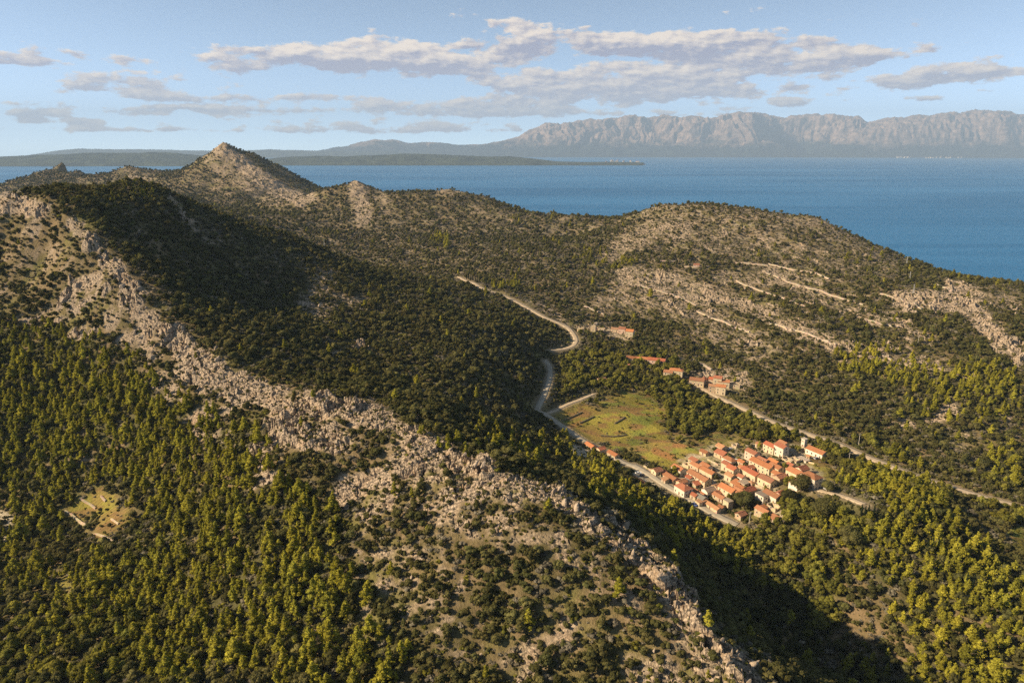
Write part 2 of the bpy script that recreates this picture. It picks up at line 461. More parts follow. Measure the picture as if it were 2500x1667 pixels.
PINE = [
    ([(20, 780), (130, 790), (200, 810)], 45, .95), ([(20, 860), (150, 860), (280, 880)], 60, .95), ([(20, 950), (160, 950), (330, 960), (420, 980)], 65, .95),
    ([(20, 1040), (200, 1040), (360, 1050), (480, 1030)], 70, .9), ([(60, 1130), (140, 1120)], 50, .8), ([(350, 1130), (500, 1110), (560, 1050)], 60, .75), ([(0, 1240), (90, 1200)], 50, .7),
    ([(420, 1230), (560, 1200), (720, 1190)], 60, .7), ([(380, 1330), (540, 1310), (700, 1300)], 60, .8), ([(440, 1420), (600, 1410), (760, 1380)], 65, .9), ([(400, 1520), (560, 1510), (740, 1500), (860, 1540)], 70, .92),
    ([(220, 1340), (330, 1420)], 60, .7), ([(60, 1340), (160, 1440)], 60, .35), ([(100, 1540), (260, 1540)], 50, .25),
    ([(700, 1120), (760, 1060)], 25, .25), ([(295, 430), (340, 445)], 22, .9), ([(240, 455), (280, 460)], 18, .6),
    ([(1930, 1140), (2030, 1130), (2130, 1160)], 40, .9), ([(1930, 1200), (2040, 1210), (2160, 1230)], 50, .92), ([(2020, 1290), (2130, 1300), (2260, 1320)], 55, .9), ([(2120, 1390), (2240, 1390), (2340, 1400)], 55, .9),
    ([(2180, 1470), (2320, 1480)], 50, .85), ([(2130, 1540), (2260, 1560), (2340, 1560)], 40, .7), ([(1960, 1540), (2080, 1560)], 30, .4), ([(1820, 1290), (1880, 1330)], 22, .5), ([(1850, 1250), (1890, 1260)], 20, .4),
    ([(1960, 830), (2060, 850), (2160, 870), (2300, 880)], 32, .75), ([(2120, 930), (2300, 930)], 35, .5), ([(2040, 1060), (2140, 1090)], 24, .3), ([(2280, 1060), (2340, 1100)], 30, .4),
    ([(1500, 1190), (1620, 1240), (1720, 1290)], 35, .5), ([(1310, 1040), (1400, 1130), (1480, 1160)], 28, .45), ([(1120, 1000), (1230, 1040)], 24, .3), ([(970, 1010), (1080, 1040)], 20, .3),
    ([(1120, 670), (1180, 650)], 16, .3), ([(1350, 590), (1440, 610)], 16, .4), ([(1000, 550), (1020, 555)], 12, .6),
]
GRASS = [
    ([(1330, 985), (1420, 945), (1500, 955)], 28, 1.0), ([(1440, 912), (1490, 930)], 20, .95), ([(1520, 1012), (1600, 1035)], 18, .95), ([(1390, 930), (1420, 920)], 14, .8),
    ([(1300, 955), (1370, 965), (1440, 965)], 28, 1.0), ([(1350, 990), (1450, 985), (1500, 985)], 26, 1.0), ([(1400, 1020), (1480, 1020), (1580, 1040)], 16, .95), ([(1480, 1045), (1560, 1060)], 14, .95),
    ([(1450, 910), (1480, 920)], 16, .9), ([(1540, 1075), (1600, 1070)], 12, .8), ([(1420, 1075), (1440, 1080)], 10, .8), ([(1290, 955), (1340, 940)], 14, .9),
    ([(180, 1170), (230, 1150), (270, 1190), (230, 1220)], 26, .8), ([(2330, 1220), (2352, 1240)], 18, .9), ([(2240, 1500), (2352, 1560)], 8, .8), ([(150, 1340), (170, 1350)], 16, .5),
    ([(1860, 1060), (1900, 1090)], 22, .7), ([(1780, 1150), (1840, 1150)], 12, .8), ([(1620, 1010), (1700, 1020)], 16, .7),
]
PALE = [
    ([(1465, 1085), (1520, 1105)], 13, 1.0), ([(1530, 1110), (1600, 1160), (1690, 1200)], 6, .9), ([(1590, 1080), (1680, 1110), (1760, 1140)], 45, .62), ([(1640, 1050), (1760, 1060), (1860, 1100)], 40, .55),
    ([(1720, 1030), (1800, 1030), (1860, 1040)], 16, .6), ([(1320, 1030), (1350, 1045)], 10, .95), ([(1620, 875), (1690, 890)], 14, .5), ([(1400, 765), (1440, 775)], 12, .5),
    ([(0, 1180), (20, 1190), (15, 1260)], 12, .7), ([(1740, 1170), (1790, 1180)], 14, .5),
]
LUSH = [  # taller broadleaf trees
    ([(1330, 850), (1450, 870), (1560, 930)], 45, .5), ([(1560, 980), (1660, 990), (1780, 1000)], 30, .85), ([(1720, 1160), (1800, 1140), (1900, 1180), (1960, 1240)], 45, .7), ([(1380, 1060), (1430, 1070)], 12, .8),
    ([(1850, 1020), (2000, 1060), (2140, 1130)], 40, .6), ([(1700, 1250), (1850, 1300), (1900, 1420)], 60, .55), ([(1500, 850), (1650, 960)], 40, .6), ([(60, 1500), (250, 1480)], 80, .4), ([(2250, 1130), (2340, 1190)], 30, .5), ([(1440, 960), (1540, 950), (1600, 1000)], 20, .5),
    ([(1320, 890), (1380, 920)], 30, .6), ([(1640, 1140), (1700, 1150)], 10, .4),
]


def cover(u, v, strokes, shrink=1.0):
    """largest weight of any stroke near image-plan point (u, v)"""
    out = np.zeros_like(u)
    for pts, rad, w in strokes:
        rad = rad * shrink
        x0, x1 = min(p[0] for p in pts) - 2 * rad, max(p[0] for p in pts) + 2 * rad
        y0, y1 = min(p[1] for p in pts) - 2 * rad, max(p[1] for p in pts) + 2 * rad
        k = np.nonzero((u > x0) & (u < x1) & (v > y0) & (v < y1))[0]
        if len(k) == 0:
            continue
        uu, vv = u[k], v[k]
        best = np.full(len(k), 1e9)
        for a, b in zip(pts[:-1], pts[1:]):
            dx, dy = b[0] - a[0], b[1] - a[1]
            t = np.clip(((uu - a[0]) * dx + (vv - a[1]) * dy) / (dx * dx + dy * dy + 1e-9), 0, 1)
            best = np.minimum(best, np.hypot(uu - a[0] - t * dx, vv - a[1] - t * dy))
        out[k] = np.maximum(out[k], w * (1 - sstep(0.55 * rad, 1.5 * rad, best)))
    return out


CREST = [([(1110, 1085), (1200, 1118), (1270, 1142), (1330, 1190), (1400, 1238), (1460, 1272), (1520, 1325), (1580, 1402), (1640, 1462), (1700, 1532), (1745, 1600)], 22, 1.0),
         ([(660, 930), (720, 935), (850, 957), (960, 1010), (1040, 1055), (1110, 1085)], 18, .95), ([(400, 775), (430, 820), (500, 862), (560, 890), (660, 930)], 22, 1.0), ([(235, 590), (300, 660), (340, 740), (400, 775)], 16, .9)]
TERR = [([(1440, 650), (1640, 700), (1850, 760)], 50, 1.0), ([(1700, 640), (1900, 690), (2080, 740)], 45, 1.0), ([(1750, 760), (1950, 810), (2150, 840)], 40, 1.0),
        ([(1500, 530), (1700, 560), (1950, 610)], 40, .8), ([(1300, 710), (1420, 740)], 30, .7)]


def rockmask(x, y, u, v):
    r = cover(u, v, ROCK, .88) * (1 - .08 * sstep(550, 850, y))
    brk = fbm(x / 16.0, y / 16.0, 3, 500)
    r = r * np.clip(.92 + brk * .75, .35, 1.1)
    r = np.maximum(r, cover(u, v, CREST) * np.clip(1.0 + brk * .4, .6, 1.0))
    t = cover(u, v, TERR)
    c = (x * .9 + y * .45 + fbm(x / 60.0, y / 60.0, 2, 510) * 22) / 24.0
    line = 1 - np.abs(c - np.round(c)) * 2
    gap = sstep(-.1, .15, fbm(x / 40.0, y / 40.0, 2, 520))
    return np.clip(np.maximum(r, t * gap * .9 * sstep(.72, .92, line)), 0, 1)


def masks(x, y, zb):
    u, v = project(x, y, zb)
    j = fbm(x / 14.0, y / 14.0, 3, 40)
    k = fbm(x / 14.0, y / 14.0, 3, 50)
    sc = 700.0 / np.maximum(y, 120)
    u2, v2 = u + j * 20 * np.minimum(sc, 1.6), v + k * 12 * np.minimum(sc, 1.6)
    return dict(rock=rockmask(x, y, u2, v2), pine=cover(u2, v2, PINE), grass=cover(u2, v2, GRASS), pale=cover(u, v, PALE), lush=cover(u2, v2, LUSH), u=u, v=v)


# ------------------------------------------------------------------ roads (pixels of the full photograph)
ROADS = {
    'valley_road': ([(1120, 676), (1170, 700), (1230, 722), (1280, 748), (1330, 775), (1372, 792), (1392, 806), (1405, 826), (1402, 842), (1380, 852), (1345, 856)], 5.4),
    'bend_road': ([(1330, 880), (1342, 900), (1341, 925), (1332, 955), (1318, 985), (1312, 1000), (1330, 1012), (1362, 1034), (1395, 1056), (1428, 1078), (1470, 1100), (1520, 1128), (1556, 1140)], 4.6),
    'village_street': ([(1546, 1136), (1580, 1155), (1612, 1176), (1645, 1196), (1690, 1222), (1740, 1252), (1800, 1282)], 5.5),
    'gravel_track': ([(1690, 935), (1750, 968), (1820, 1000), (1900, 1036), (1980, 1062), (2060, 1090), (2140, 1125), (2230, 1160), (2320, 1190), (2400, 1214), (2470, 1232)], 6.0),
    'church_lane': ([(1972, 1188), (2010, 1200), (2060, 1212), (2110, 1232)], 4.5),
    'field_lane': ([(1330, 1010), (1380, 990), (1420, 975), (1450, 962)], 3.5),
}


def terrain_raw(x, y):
    """height without the road cuts"""
    zb = base_h(x, y)
    m = masks(x, y, zb)
    dist = np.hypot(x, y)
    rock = m['rock']
    flat = np.clip(np.maximum(m['grass'], m['pale']), 0, 1)
    far = sstep(900, 2200, dist)
    d = fbm(x / 70.0, y / 70.0, 3, 3) * (3.2 + 6 * far) + fbm(x / 17.0, y / 17.0, 3, 9) * 1.2
    d = d * (1 - 0.8 * flat)
    d += far * (ridged(x / 150.0, y / 150.0, 3, 77) - .6) * 5
    # crags: fins of limestone that run down the slope from the crest
    ca, sa = math.cos(math.radians(38)), math.sin(math.radians(38))
    a, b = x * ca - y * sa, x * sa + y * ca          # across / along the crest
    wx = fbm(x / 9.0, y / 9.0, 2, 21) * 4
    fins = ridged((b + wx) / 6.0, (a + wx) / 15.0, 3, 31, 0.55)
    lump = ridged(x / 4.0, y / 4.0, 2, 61)
    big = sstep(0.0, 0.35, fbm(x / 38.0, y / 38.0, 2, 91) + 0.15)
    amp = sstep(0.25, 0.95, rock) * (0.55 + 0.9 * big) * (1 - 0.4 * far)
    rk = np.nonzero(amp > .03)[0]
    ar, br = (a[rk] + wx[rk] * .5) , (b[rk] + wx[rk] * .5)
    bl = np.zeros(len(x))
    bl[rk] = blocks(ar / 7.5, br / 3.6, 5) * 2.6 + blocks(ar / 3.2, br / 1.7, 9) * 1.25
    bl[rk] += blocks(ar / 19, br / 8.5, 13) * 3.4 * sstep(.5, .95, rock[rk]) * big[rk]
    d += amp * (fins * 0.8 + bl * .85 - 2.4)
    d += sstep(0.3, 0.9, rock) * far * (ridged(x / 30.0, y / 30.0, 3, 101) - .5) * 4
    return zb + d, m


def cast(px, py, dz=0.0, ymax=4200.0):
    """where the sight line through a pixel meets the ground raised by dz"""
    r = pix_ray(px, py)
    Y = np.geomspace(110, ymax, 900)
    t = Y / r[1]
    x, z = t * r[0], CAM_Z + t * r[2]
    h = base_h(x, Y) + dz
    k = np.nonzero(z <= h)[0]
    k = int(k[0]) if len(k) else len(Y) - 1
    a, b = max(k - 1, 0), k
    fa, fb = z[a] - h[a], z[b] - h[b]
    s = 0 if fa == fb else fa / (fa - fb)
    yy = Y[a] + (Y[b] - Y[a]) * min(max(s, 0), 1)
    return yy * r[0] / r[1], yy


def smooth_line(pts, step=3.0):
    P = [np.array(p, float) for p in pts]
    P = [2 * P[0] - P[1]] + P + [2 * P[-1] - P[-2]]
    out = []
    for i in range(1, len(P) - 2):
        n = max(2, int(np.hypot(*(P[i + 1] - P[i])) / step))
        for k in range(n):
            t = k / n
            out.append(0.5 * (2 * P[i] + (P[i + 1] - P[i - 1]) * t + (2 * P[i - 1] - 5 * P[i] + 4 * P[i + 1] - P[i + 2]) * t * t
                              + (3 * P[i] - P[i - 1] - 3 * P[i + 1] + P[i + 2]) * t ** 3))
    out.append(P[-2])
    return np.array(out)


ROADLINES = {}
for nm, (pp, wd) in ROADS.items():
    xy = smooth_line([cast(*p) for p in pp])
    z = base_h(xy[:, 0], xy[:, 1])
    for _ in range(12):
        z[1:-1] = (z[:-2] + 2 * z[1:-1] + z[2:]) / 4
    ROADLINES[nm] = (xy, z + 0.4, wd)


def road_near(x, y):
    """distance beyond the road edge, and road height there"""
    best, hz = np.full(len(x), 1e9), np.zeros(len(x))
    for xy, z, wd in ROADLINES.values():
        lo, hi = xy.min(0) - 25, xy.max(0) + 25
        k = np.nonzero((x > lo[0]) & (x < hi[0]) & (y > lo[1]) & (y < hi[1]))[0]
        for i in range(0, len(k), 20000):
            kk = k[i:i + 20000]
            d = np.hypot(x[kk, None] - xy[None, :, 0], y[kk, None] - xy[None, :, 1])
            j = d.argmin(1)
            dd = d[np.arange(len(kk)), j] - wd / 2
            up = dd < best[kk]
            best[kk[up]] = dd[up]
            hz[kk[up]] = z[j[up]]
    return best, hz


def terrain(x, y):
    z, m = terrain_raw(x, y)
    d, hz = road_near(x, y)
    w = 1 - sstep(1.0, 7.0, d)
    m['road'] = d
    return z * (1 - w) + (hz - 0.25) * w, m


# ------------------------------------------------------------------ terrain mesh
NA, NR = 1180, 1500
A0, A1, RAD0, RAD1 = math.radians(-54), math.radians(54), 62.0, 3700.0
_az = np.linspace(A0, A1, NA)
_rr = np.geomspace(RAD0, RAD1, NR)
GA, GR = np.meshgrid(_az, _rr)
GX, GY = (np.sin(GA) * GR).ravel(), (np.cos(GA) * GR).ravel()
GZ, GM = terrain(GX, GY)
ZG = GZ.reshape(NR, NA)


def ground(x, y):
    """height of the terrain mesh at points"""
    x, y = np.atleast_1d(np.asarray(x, float)), np.atleast_1d(np.asarray(y, float))
    a = (np.arctan2(x, y) - A0) / (A1 - A0) * (NA - 1)
    r = np.log(np.hypot(x, y) / RAD0) / math.log(RAD1 / RAD0) * (NR - 1)
    a, r = np.clip(a, 0, NA - 1.001), np.clip(r, 0, NR - 1.001)
    i, j = r.astype(int), a.astype(int)
    fr, fa = r - i, a - j
    return (ZG[i, j] * (1 - fr) * (1 - fa) + ZG[i + 1, j] * fr * (1 - fa) + ZG[i, j + 1] * (1 - fr) * fa + ZG[i + 1, j + 1] * fr * fa)


def ground_mat():
    m = bpy.data.materials.new('hillside_ground')
    m.use_nodes = True
    t = NT(m.node_tree)
    at = t.n('ShaderNodeAttribute', attribute_name='col')
    rk = t.n('ShaderNodeAttribute', attribute_name='rock')
    geo = t.n('ShaderNodeNewGeometry')
    P = geo.outputs['Position']
    n1 = t.noise(P, 0.55, 5, 0.65)
    n2 = t.noise(P, 2.1, 4, 0.65)
    col = t.mix(1.0, at.outputs['Color'], t.mix(n1, (0.45, 0.45, 0.45, 1), (1.55, 1.55, 1.55, 1)), 'MULTIPLY')
    col = t.mix(1.0, col, t.mix(n2, (0.7, 0.7, 0.7, 1), (1.3, 1.3, 1.3, 1)), 'MULTIPLY')
    # fissures and lichen on bare limestone
    fis = t.noise(t.vm('MULTIPLY', P, (0.8, 0.8, 0.35)), 0.9, 6, 0.7)
    dark = t.m('MULTIPLY', t.mr(fis, 0.42, 0.36, 0.0, 0.75), rk.outputs['Fac'])
    col = t.mix(dark, col, (0.10, 0.085, 0.07, 1))
    # bedding bands that dip along the crest, and open joints
    bd = t.n('ShaderNodeTexWave', bands_direction='Z')
    t.put(bd.inputs['Vector'], t.vm('ADD', t.vm('MULTIPLY', P, (1, 1, 1)), t.vm('MULTIPLY', P, (0, 0, 0))))
    mp = t.n('ShaderNodeMapping')
    mp.inputs['Rotation'].default_value = (0.5, 0.35, 0.0)
    t.put(mp.inputs['Vector'], P)
    t.put(bd.inputs['Vector'], mp.outputs[0])
    bd.inputs['Scale'].default_value = 0.22
    bd.inputs['Distortion'].default_value = 3.0
    bd.inputs['Detail'].default_value = 3.0
    col = t.mix(t.m('MULTIPLY', rk.outputs['Fac'], 0.75), col, t.mix(1.0, col, t.mix(bd.outputs['Fac'], (0.62, 0.60, 0.58, 1), (1.32, 1.32, 1.30, 1)), 'MULTIPLY'))
    vo = t.n('ShaderNodeTexVoronoi', feature='DISTANCE_TO_EDGE')
    t.put(vo.inputs['Vector'], t.vm('MULTIPLY', mp.outputs[0], (0.55, 0.55, 0.3)))
    vo.inputs['Scale'].default_value = 1.0
    col = t.mix(t.m('MULTIPLY', t.mr(vo.outputs['Distance'], 0.10, 0.02, 0.0, 0.8), rk.outputs['Fac']), col, (0.075, 0.065, 0.055, 1))
    och = t.m('MULTIPLY', t.mr(t.noise(P, 0.13, 4, 0.6), 0.52, 0.66, 0.0, 0.45), rk.outputs['Fac'])
    col = t.mix(och, col, (0.36, 0.24, 0.14, 1))
    bs = t.n('ShaderNodeBsdfPrincipled')
    t.put(bs.inputs['Base Color'], col)
    bs.inputs['Roughness'].default_value = 0.95
    bs.inputs['Specular IOR Level'].default_value = 0.1
    bp = t.n('ShaderNodeBump')
    bp.inputs['Strength'].default_value = 0.9
    bp.inputs['Distance'].default_value = 1.0
    t.put(bp.inputs['Height'], t.m('ADD', n1, t.m('MULTIPLY', n2, 0.4)))
    t.put(bs.inputs['Normal'], bp.outputs[0])
    o = t.n('ShaderNodeOutputMaterial')
    t.put(o.inputs[0], bs.outputs[0])
    return m


def lerp(a, b, w):
    return a * (1 - w[:, None]) + np.array(b)[None, :] * w[:, None]


def make_terrain():
    m = GM
    n = len(GX)
    mott = fbm(GX / 30, GY / 30, 3, 140)
    mot2 = fbm(GX / 7, GY / 7, 3, 150)
    col = np.tile(np.array((0.115, 0.095, 0.042)), (n, 1))
    col = lerp(col, (0.15, 0.135, 0.045), sstep(.0, .3, fbm(GX / 40, GY / 40, 3, 170)))
    col = lerp(col, (0.22, 0.155, 0.085), np.clip(0.35 + mott * 0.9 + mot2 * 0.5, 0, 1))
    stony = sstep(700, 1100, GY) * (1 - .65 * sstep(1250, 1500, GY)) * .8 * sstep(-.05, .25, fbm(GX / 11, GY / 11, 3, 180))
    col = lerp(col, (0.29, 0.235, 0.165), stony)
    col = lerp(col, (0.082, 0.080, 0.030), np.clip(m['pine'] * 1.1, 0, 1) * (1 - sstep(.1, .35, mott)) * .8)
    g = np.clip(m['grass'], 0, 1)
    gcol = lerp(np.tile(np.array((0.29, 0.245, 0.046)), (n, 1)), (0.19, 0.205, 0.040), sstep(-.1, .25, mott))
    gcol = lerp(gcol, (0.25, 0.155, 0.055), sstep(0.02, .3, fbm(GX / 22, GY / 9, 3, 160)))
    fa_, fb_ = GX * .88 + GY * .48, -GX * .48 + GY * .88
    ci_, cj_ = np.floor(fb_ / 13 + .3 * np.sin(fa_ / 25)).astype(np.int64), np.floor(fa_ / 42).astype(np.int64)
    hh_ = _perm[(_perm[ci_ & 1023] + cj_ * 7) & 1023] / 1023.0
    gcol = gcol * (0.62 + .75 * hh_)[:, None]
    gcol = lerp(gcol, (0.26, 0.15, 0.06), (hh_ > .72) * .55)
    rows_ = .5 + .5 * np.sin(fb_ * 2 * np.pi / 2.6)
    gcol = gcol * (1 - .42 * rows_ * ((hh_ * 7) % 1 > .35))[:, None]
    col = col * (1 - g[:, None]) + gcol * g[:, None]
    rock = np.clip(m['rock'], 0, 1)
    rw = sstep(0.22, 0.75, rock + mot2 * 0.45 + mott * 0.25)
    col = lerp(col, (0.385, 0.300, 0.215), rw)
    # tilled red earth by the meadow
    red = cover(m['u'], m['v'], [([(1505, 1035), (1545, 1050)], 8, .8), ([(1550, 1020), (1570, 1025)], 6, .6), ([(1400, 1083), (1440, 1086)], 6, .7), ([(1300, 985), (1335, 970)], 5, .6)])
    col = lerp(col, (0.34, 0.155, 0.065), red * (1 - rw))
    col = lerp(col, (0.46, 0.385, 0.27), sstep(0.3, 0.8, m['pale'] + mot2 * 0.3))
    col = lerp(col, (0.30, 0.235, 0.15), (1 - sstep(0.5, 4.0, m['road'])) * 0.8)
    i = np.arange(NR - 1)[:, None] * NA + np.arange(NA - 1)[None, :]
    f = np.stack((i, i + 1, i + NA + 1, i + NA), -1).reshape(-1, 4)
    f = f[(GZ[f].max(1) > -25)]
    me = mesh_np('hillside', np.stack((GX, GY, GZ), 1), f[:, ::-1], ground_mat(), True)
    if me.polygons[0].normal.z < 0:
        me.flip_normals()
    me.polygons.foreach_set('use_smooth', rw[f[:, 0]] < .35)
    at = me.attributes.new('col', 'FLOAT_COLOR', 'POINT')
    at.data.foreach_set('color', np.concatenate((col, np.ones((n, 1))), 1).astype(np.float32).ravel())
    at = me.attributes.new('rock', 'FLOAT', 'POINT')
    at.data.foreach_set('value', rw.astype(np.float32))
    tag(link('hillside', me), kind='structure')


make_terrain()


# ------------------------------------------------------------------ simple materials
def mat_noise(name, ca, cb, scale=0.5, rough=0.9, detail=4, spec=0.15, bump=0.0, rnd=0.0, coord='Object'):
    m = bpy.data.materials.new(name)
    m.use_nodes = True
    t = NT(m.node_tree)
    tc = t.n('ShaderNodeTexCoord')
    n = t.noise(tc.outputs[coord], scale, detail, 0.6)
    col = t.mix(t.mr(n, 0.3, 0.7), c4(ca), c4(cb))
    if rnd:
        oi = t.n('ShaderNodeObjectInfo')
        col = t.mix(1.0, col, t.mix(oi.outputs['Random'], c4((1 - rnd,) * 3), c4((1 + rnd,) * 3)), 'MULTIPLY')
    bs = t.n('ShaderNodeBsdfPrincipled')
    t.put(bs.inputs['Base Color'], col)
    bs.inputs['Roughness'].default_value = rough
    bs.inputs['Specular IOR Level'].default_value = spec
    if bump:
        b = t.n('ShaderNodeBump')
        b.inputs['Strength'].default_value = bump
        t.put(b.inputs['Height'], n)
        t.put(bs.inputs['Normal'], b.outputs[0])
    o = t.n('ShaderNodeOutputMaterial')
    t.put(o.inputs[0], bs.outputs[0])
    return m


# ------------------------------------------------------------------ sea (a cap of the globe) and far land
R_EARTH = 7.4e6


def sea_mat():
    m = bpy.data.materials.new('sea_water')
    m.use_nodes = True
    t = NT(m.node_tree)
    geo = t.n('ShaderNodeNewGeometry')
    P = geo.outputs['Position']
    big = t.noise(t.vm('MULTIPLY', P, (0.00022, 0.0011, 0)), 1.0, 7, 0.66, 0.8)
    wav = t.noise(t.vm('MULTIPLY', P, (0.02, 0.05, 0)), 1.0, 5, 0.7)
    col = t.mix(t.mr(big, 0.38, 0.62), (0.010, 0.105, 0.250, 1), (0.034, 0.165, 0.350, 1))
    bs = t.n('ShaderNodeBsdfPrincipled')
    t.put(bs.inputs['Base Color'], col)
    bs.inputs['Roughness'].default_value = 0.38
    bs.inputs['IOR'].default_value = 1.33
    bs.inputs['Specular IOR Level'].default_value = 0.10
    b = t.n('ShaderNodeBump')
    b.inputs['Strength'].default_value = 1.0
    b.inputs['Distance'].default_value = 6.0
    t.put(b.inputs['Height'], wav)
    t.put(bs.inputs['Normal'], b.outputs[0])
    o = t.n('ShaderNodeOutputMaterial')
    t.put(o.inputs[0], bs.outputs[0])
    return m


def make_sea():
    r = np.concatenate(([0.0], np.geomspace(300, 34500, 80)))
    a = np.linspace(0, 2 * np.pi, 181)[:-1]
    RR, AA = np.meshgrid(r, a, indexing='ij')
    v = np.stack((RR * np.sin(AA), RR * np.cos(AA), -RR ** 2 / (2 * R_EARTH)), -1).reshape(-1, 3)
    nr, na = len(r), len(a)
    i = np.arange(nr - 1)[:, None] * na + np.arange(na)[None, :]
    k = np.arange(nr - 1)[:, None] * na + (np.arange(na)[None, :] + 1) % na
    f = np.stack((i, k, k + na, i + na), -1).reshape(-1, 4)
    me = mesh_np('sea', v, f, sea_mat(), True)
    if me.polygons[len(f) // 2].normal.z < 0:
        me.flip_normals()
    tag(link('sea', me), kind='structure')


make_sea()


def far_mat(name, rock, green, lo, hi):
    m = bpy.data.materials.new(name)
    m.use_nodes = True
    t = NT(m.node_tree)
    geo = t.n('ShaderNodeNewGeometry')
    sp = t.n('ShaderNodeSeparateXYZ')
    t.put(sp.inputs[0], geo.outputs['Position'])
    P = t.vm('MULTIPLY', geo.outputs['Position'], (0.001, 0.001, 0.002))
    n = t.noise(P, 0.9, 7, 0.68)
    n2 = t.noise(P, 3.2, 6, 0.7)
    h = t.m('ADD', sp.outputs[2], t.m('MULTIPLY', t.m('SUBTRACT', n, 0.5), (hi - lo) * 4.0))
    w = t.mr(h, lo, hi, 0.0, 1.0, True)
    col = t.mix(w, c4(green), c4(rock))
    col = t.mix(1.0, col, t.mix(t.mr(n2, 0.3, 0.7), (0.30, 0.31, 0.34, 1), (1.55, 1.5, 1.42, 1)), 'MULTIPLY')  # patchy rock and scrub tone, contrast widened to paint lit patches and dark gullies
    bs = t.n('ShaderNodeBsdfPrincipled')
    t.put(bs.inputs['Base Color'], col)
    bs.inputs['Roughness'].default_value = 1.0
    bs.inputs['Specular IOR Level'].default_value = 0.0
    o = t.n('ShaderNodeOutputMaterial')
    t.put(o.inputs[0], bs.outputs[0])
    return m


def far_land(name, prof, base_py, ridge_t, depth, mat, rough, rows=90, step=2.0, gull=0.5, wl=900.0, spur=None, seed=0, shape_pow=0.8, dist=None):
    """a coast range: skyline given as (x, y) on the 2352 px view; foot on the water at base_py"""
    xs = np.arange(prof[0][0], prof[-1][0] + 1e-6, step)
    py = np.interp(xs, [p[0] for p in prof], [p[1] for p in prof])
    T = np.linspace(0, 1, rows)
    V = np.zeros((rows, len(xs), 3))
    for c, (x, yt) in enumerate(zip(xs, py)):
        r = pix_ray(x * S, base_py * S)
        if dist is None:
            sl_ = -r[2] / r[1]
            q = sl_ ** 2 - 2 * CAM_Z / R_EARTH
            Y0 = (sl_ - math.sqrt(max(q, 1e-9))) * R_EARTH
        else:
            Y0 = dist
        Yr = Y0 + depth * ridge_t
        rt = pix_ray(x * S, yt * S)
        top = max(CAM_Z + Yr * rt[2] / rt[1], -30.0)
        top0 = -Yr * Yr / (2 * R_EARTH)
        dirx = r[0] / r[1]
        V[:, c, 0] = (Y0 + T * depth) * dirx
        V[:, c, 1] = Y0 + T * depth
        V[:, c, 2] = top - top0
    up = np.interp(T / ridge_t, [0, .35, .6, .85, 1], [0, .17, .45, .86, 1]) if spur is not None else np.clip(T / ridge_t, 0, 1) ** shape_pow
    dn = np.clip((1 - T) / (1 - ridge_t), 0, 1) ** 0.8
    sh = np.where(T <= ridge_t, up, dn)[:, None]
    X, Y, HT = V[..., 0], V[..., 1], V[..., 2]
    wx = fbm(X.ravel() / wl, Y.ravel() / wl, 3, seed + 5).reshape(X.shape) * wl * 0.35
    rg = ridged(((X + wx * 2.4) / wl).ravel(), ((Y + wx * 1.5) / (wl * 1.3)).ravel(), 5, seed + 11, .6).reshape(X.shape)
    fb = fbm((X / wl / 2.5).ravel(), (Y / wl / 2.5).ravel(), 4, seed + 23).reshape(X.shape)
    mid = np.sin(np.clip(sh, 0, 1) * np.pi) ** 0.7
    z = HT * (sh + mid * (fb * 0.22 + gull * 0.13 * (rg - 0.4)))
    z += HT * rough * (ridged((X / wl * 2.7).ravel(), (Y / wl * 2.0).ravel(), 4, seed + 37).reshape(X.shape) - 0.5) * np.minimum(1, 2.5 * sh) * np.where(sh > 0.9, 0.4, 1)
    if spur is not None:
        z += spur(X, Y, HT, sh, np.broadcast_to(xs[None, :], X.shape))
    z = np.minimum(z, HT * (.96 + .11 * fbm((X / 620).ravel(), (Y / 420).ravel(), 4, seed + 71).reshape(X.shape)))
    z = np.maximum(z, -20) - (V[..., 0] ** 2 + V[..., 1] ** 2) / (2 * R_EARTH)
    z[0] -= 25
    V[..., 2] = z
    n = len(xs)
    i = np.arange(rows - 1)[:, None] * n + np.arange(n - 1)[None, :]
    f = np.stack((i, i + 1, i + n + 1, i + n), -1).reshape(-1, 4)
    me = mesh_np(name, V.reshape(-1, 3), f, mat, True)
    tag(link(name, me), kind='structure')


M_MTN = far_mat('limestone_range', (0.25, 0.185, 0.150), (0.024, 0.032, 0.030), 320, 760)
M_ISL = far_mat('wooded_island', (0.12, 0.10, 0.07), (0.045, 0.055, 0.034), 900, 1200)


def shade_spur(X, Y, HT, sh, xs):
    """added buttresses and hollows, shaped to shade right flanks in place of a cloud shadow"""
    out = np.zeros_like(X)
    for (c, wl_, wr, a) in ((1700, 95, 35, .45), (1890, 50, 70, .08), (1640, 50, 30, .08), (2120, 60, 30, .2), (2240, 50, 40, -.2), (1560, 60, 30, .2), (1440, 50, 60, -.25), (1300, 80, 40, .22), (1200, 50, 40, -.15), (2010, 40, 20, -.1), (1835, 60, 75, -.60)):
        d = xs + (sh - 0.5) * 60 - c
        g = np.where(d < 0, np.exp(-(d / wl_) ** 2), np.exp(-(d / wr) ** 2))
        out += HT * a * g * np.sin(np.clip(sh, 0, 1) * np.pi)
    return out


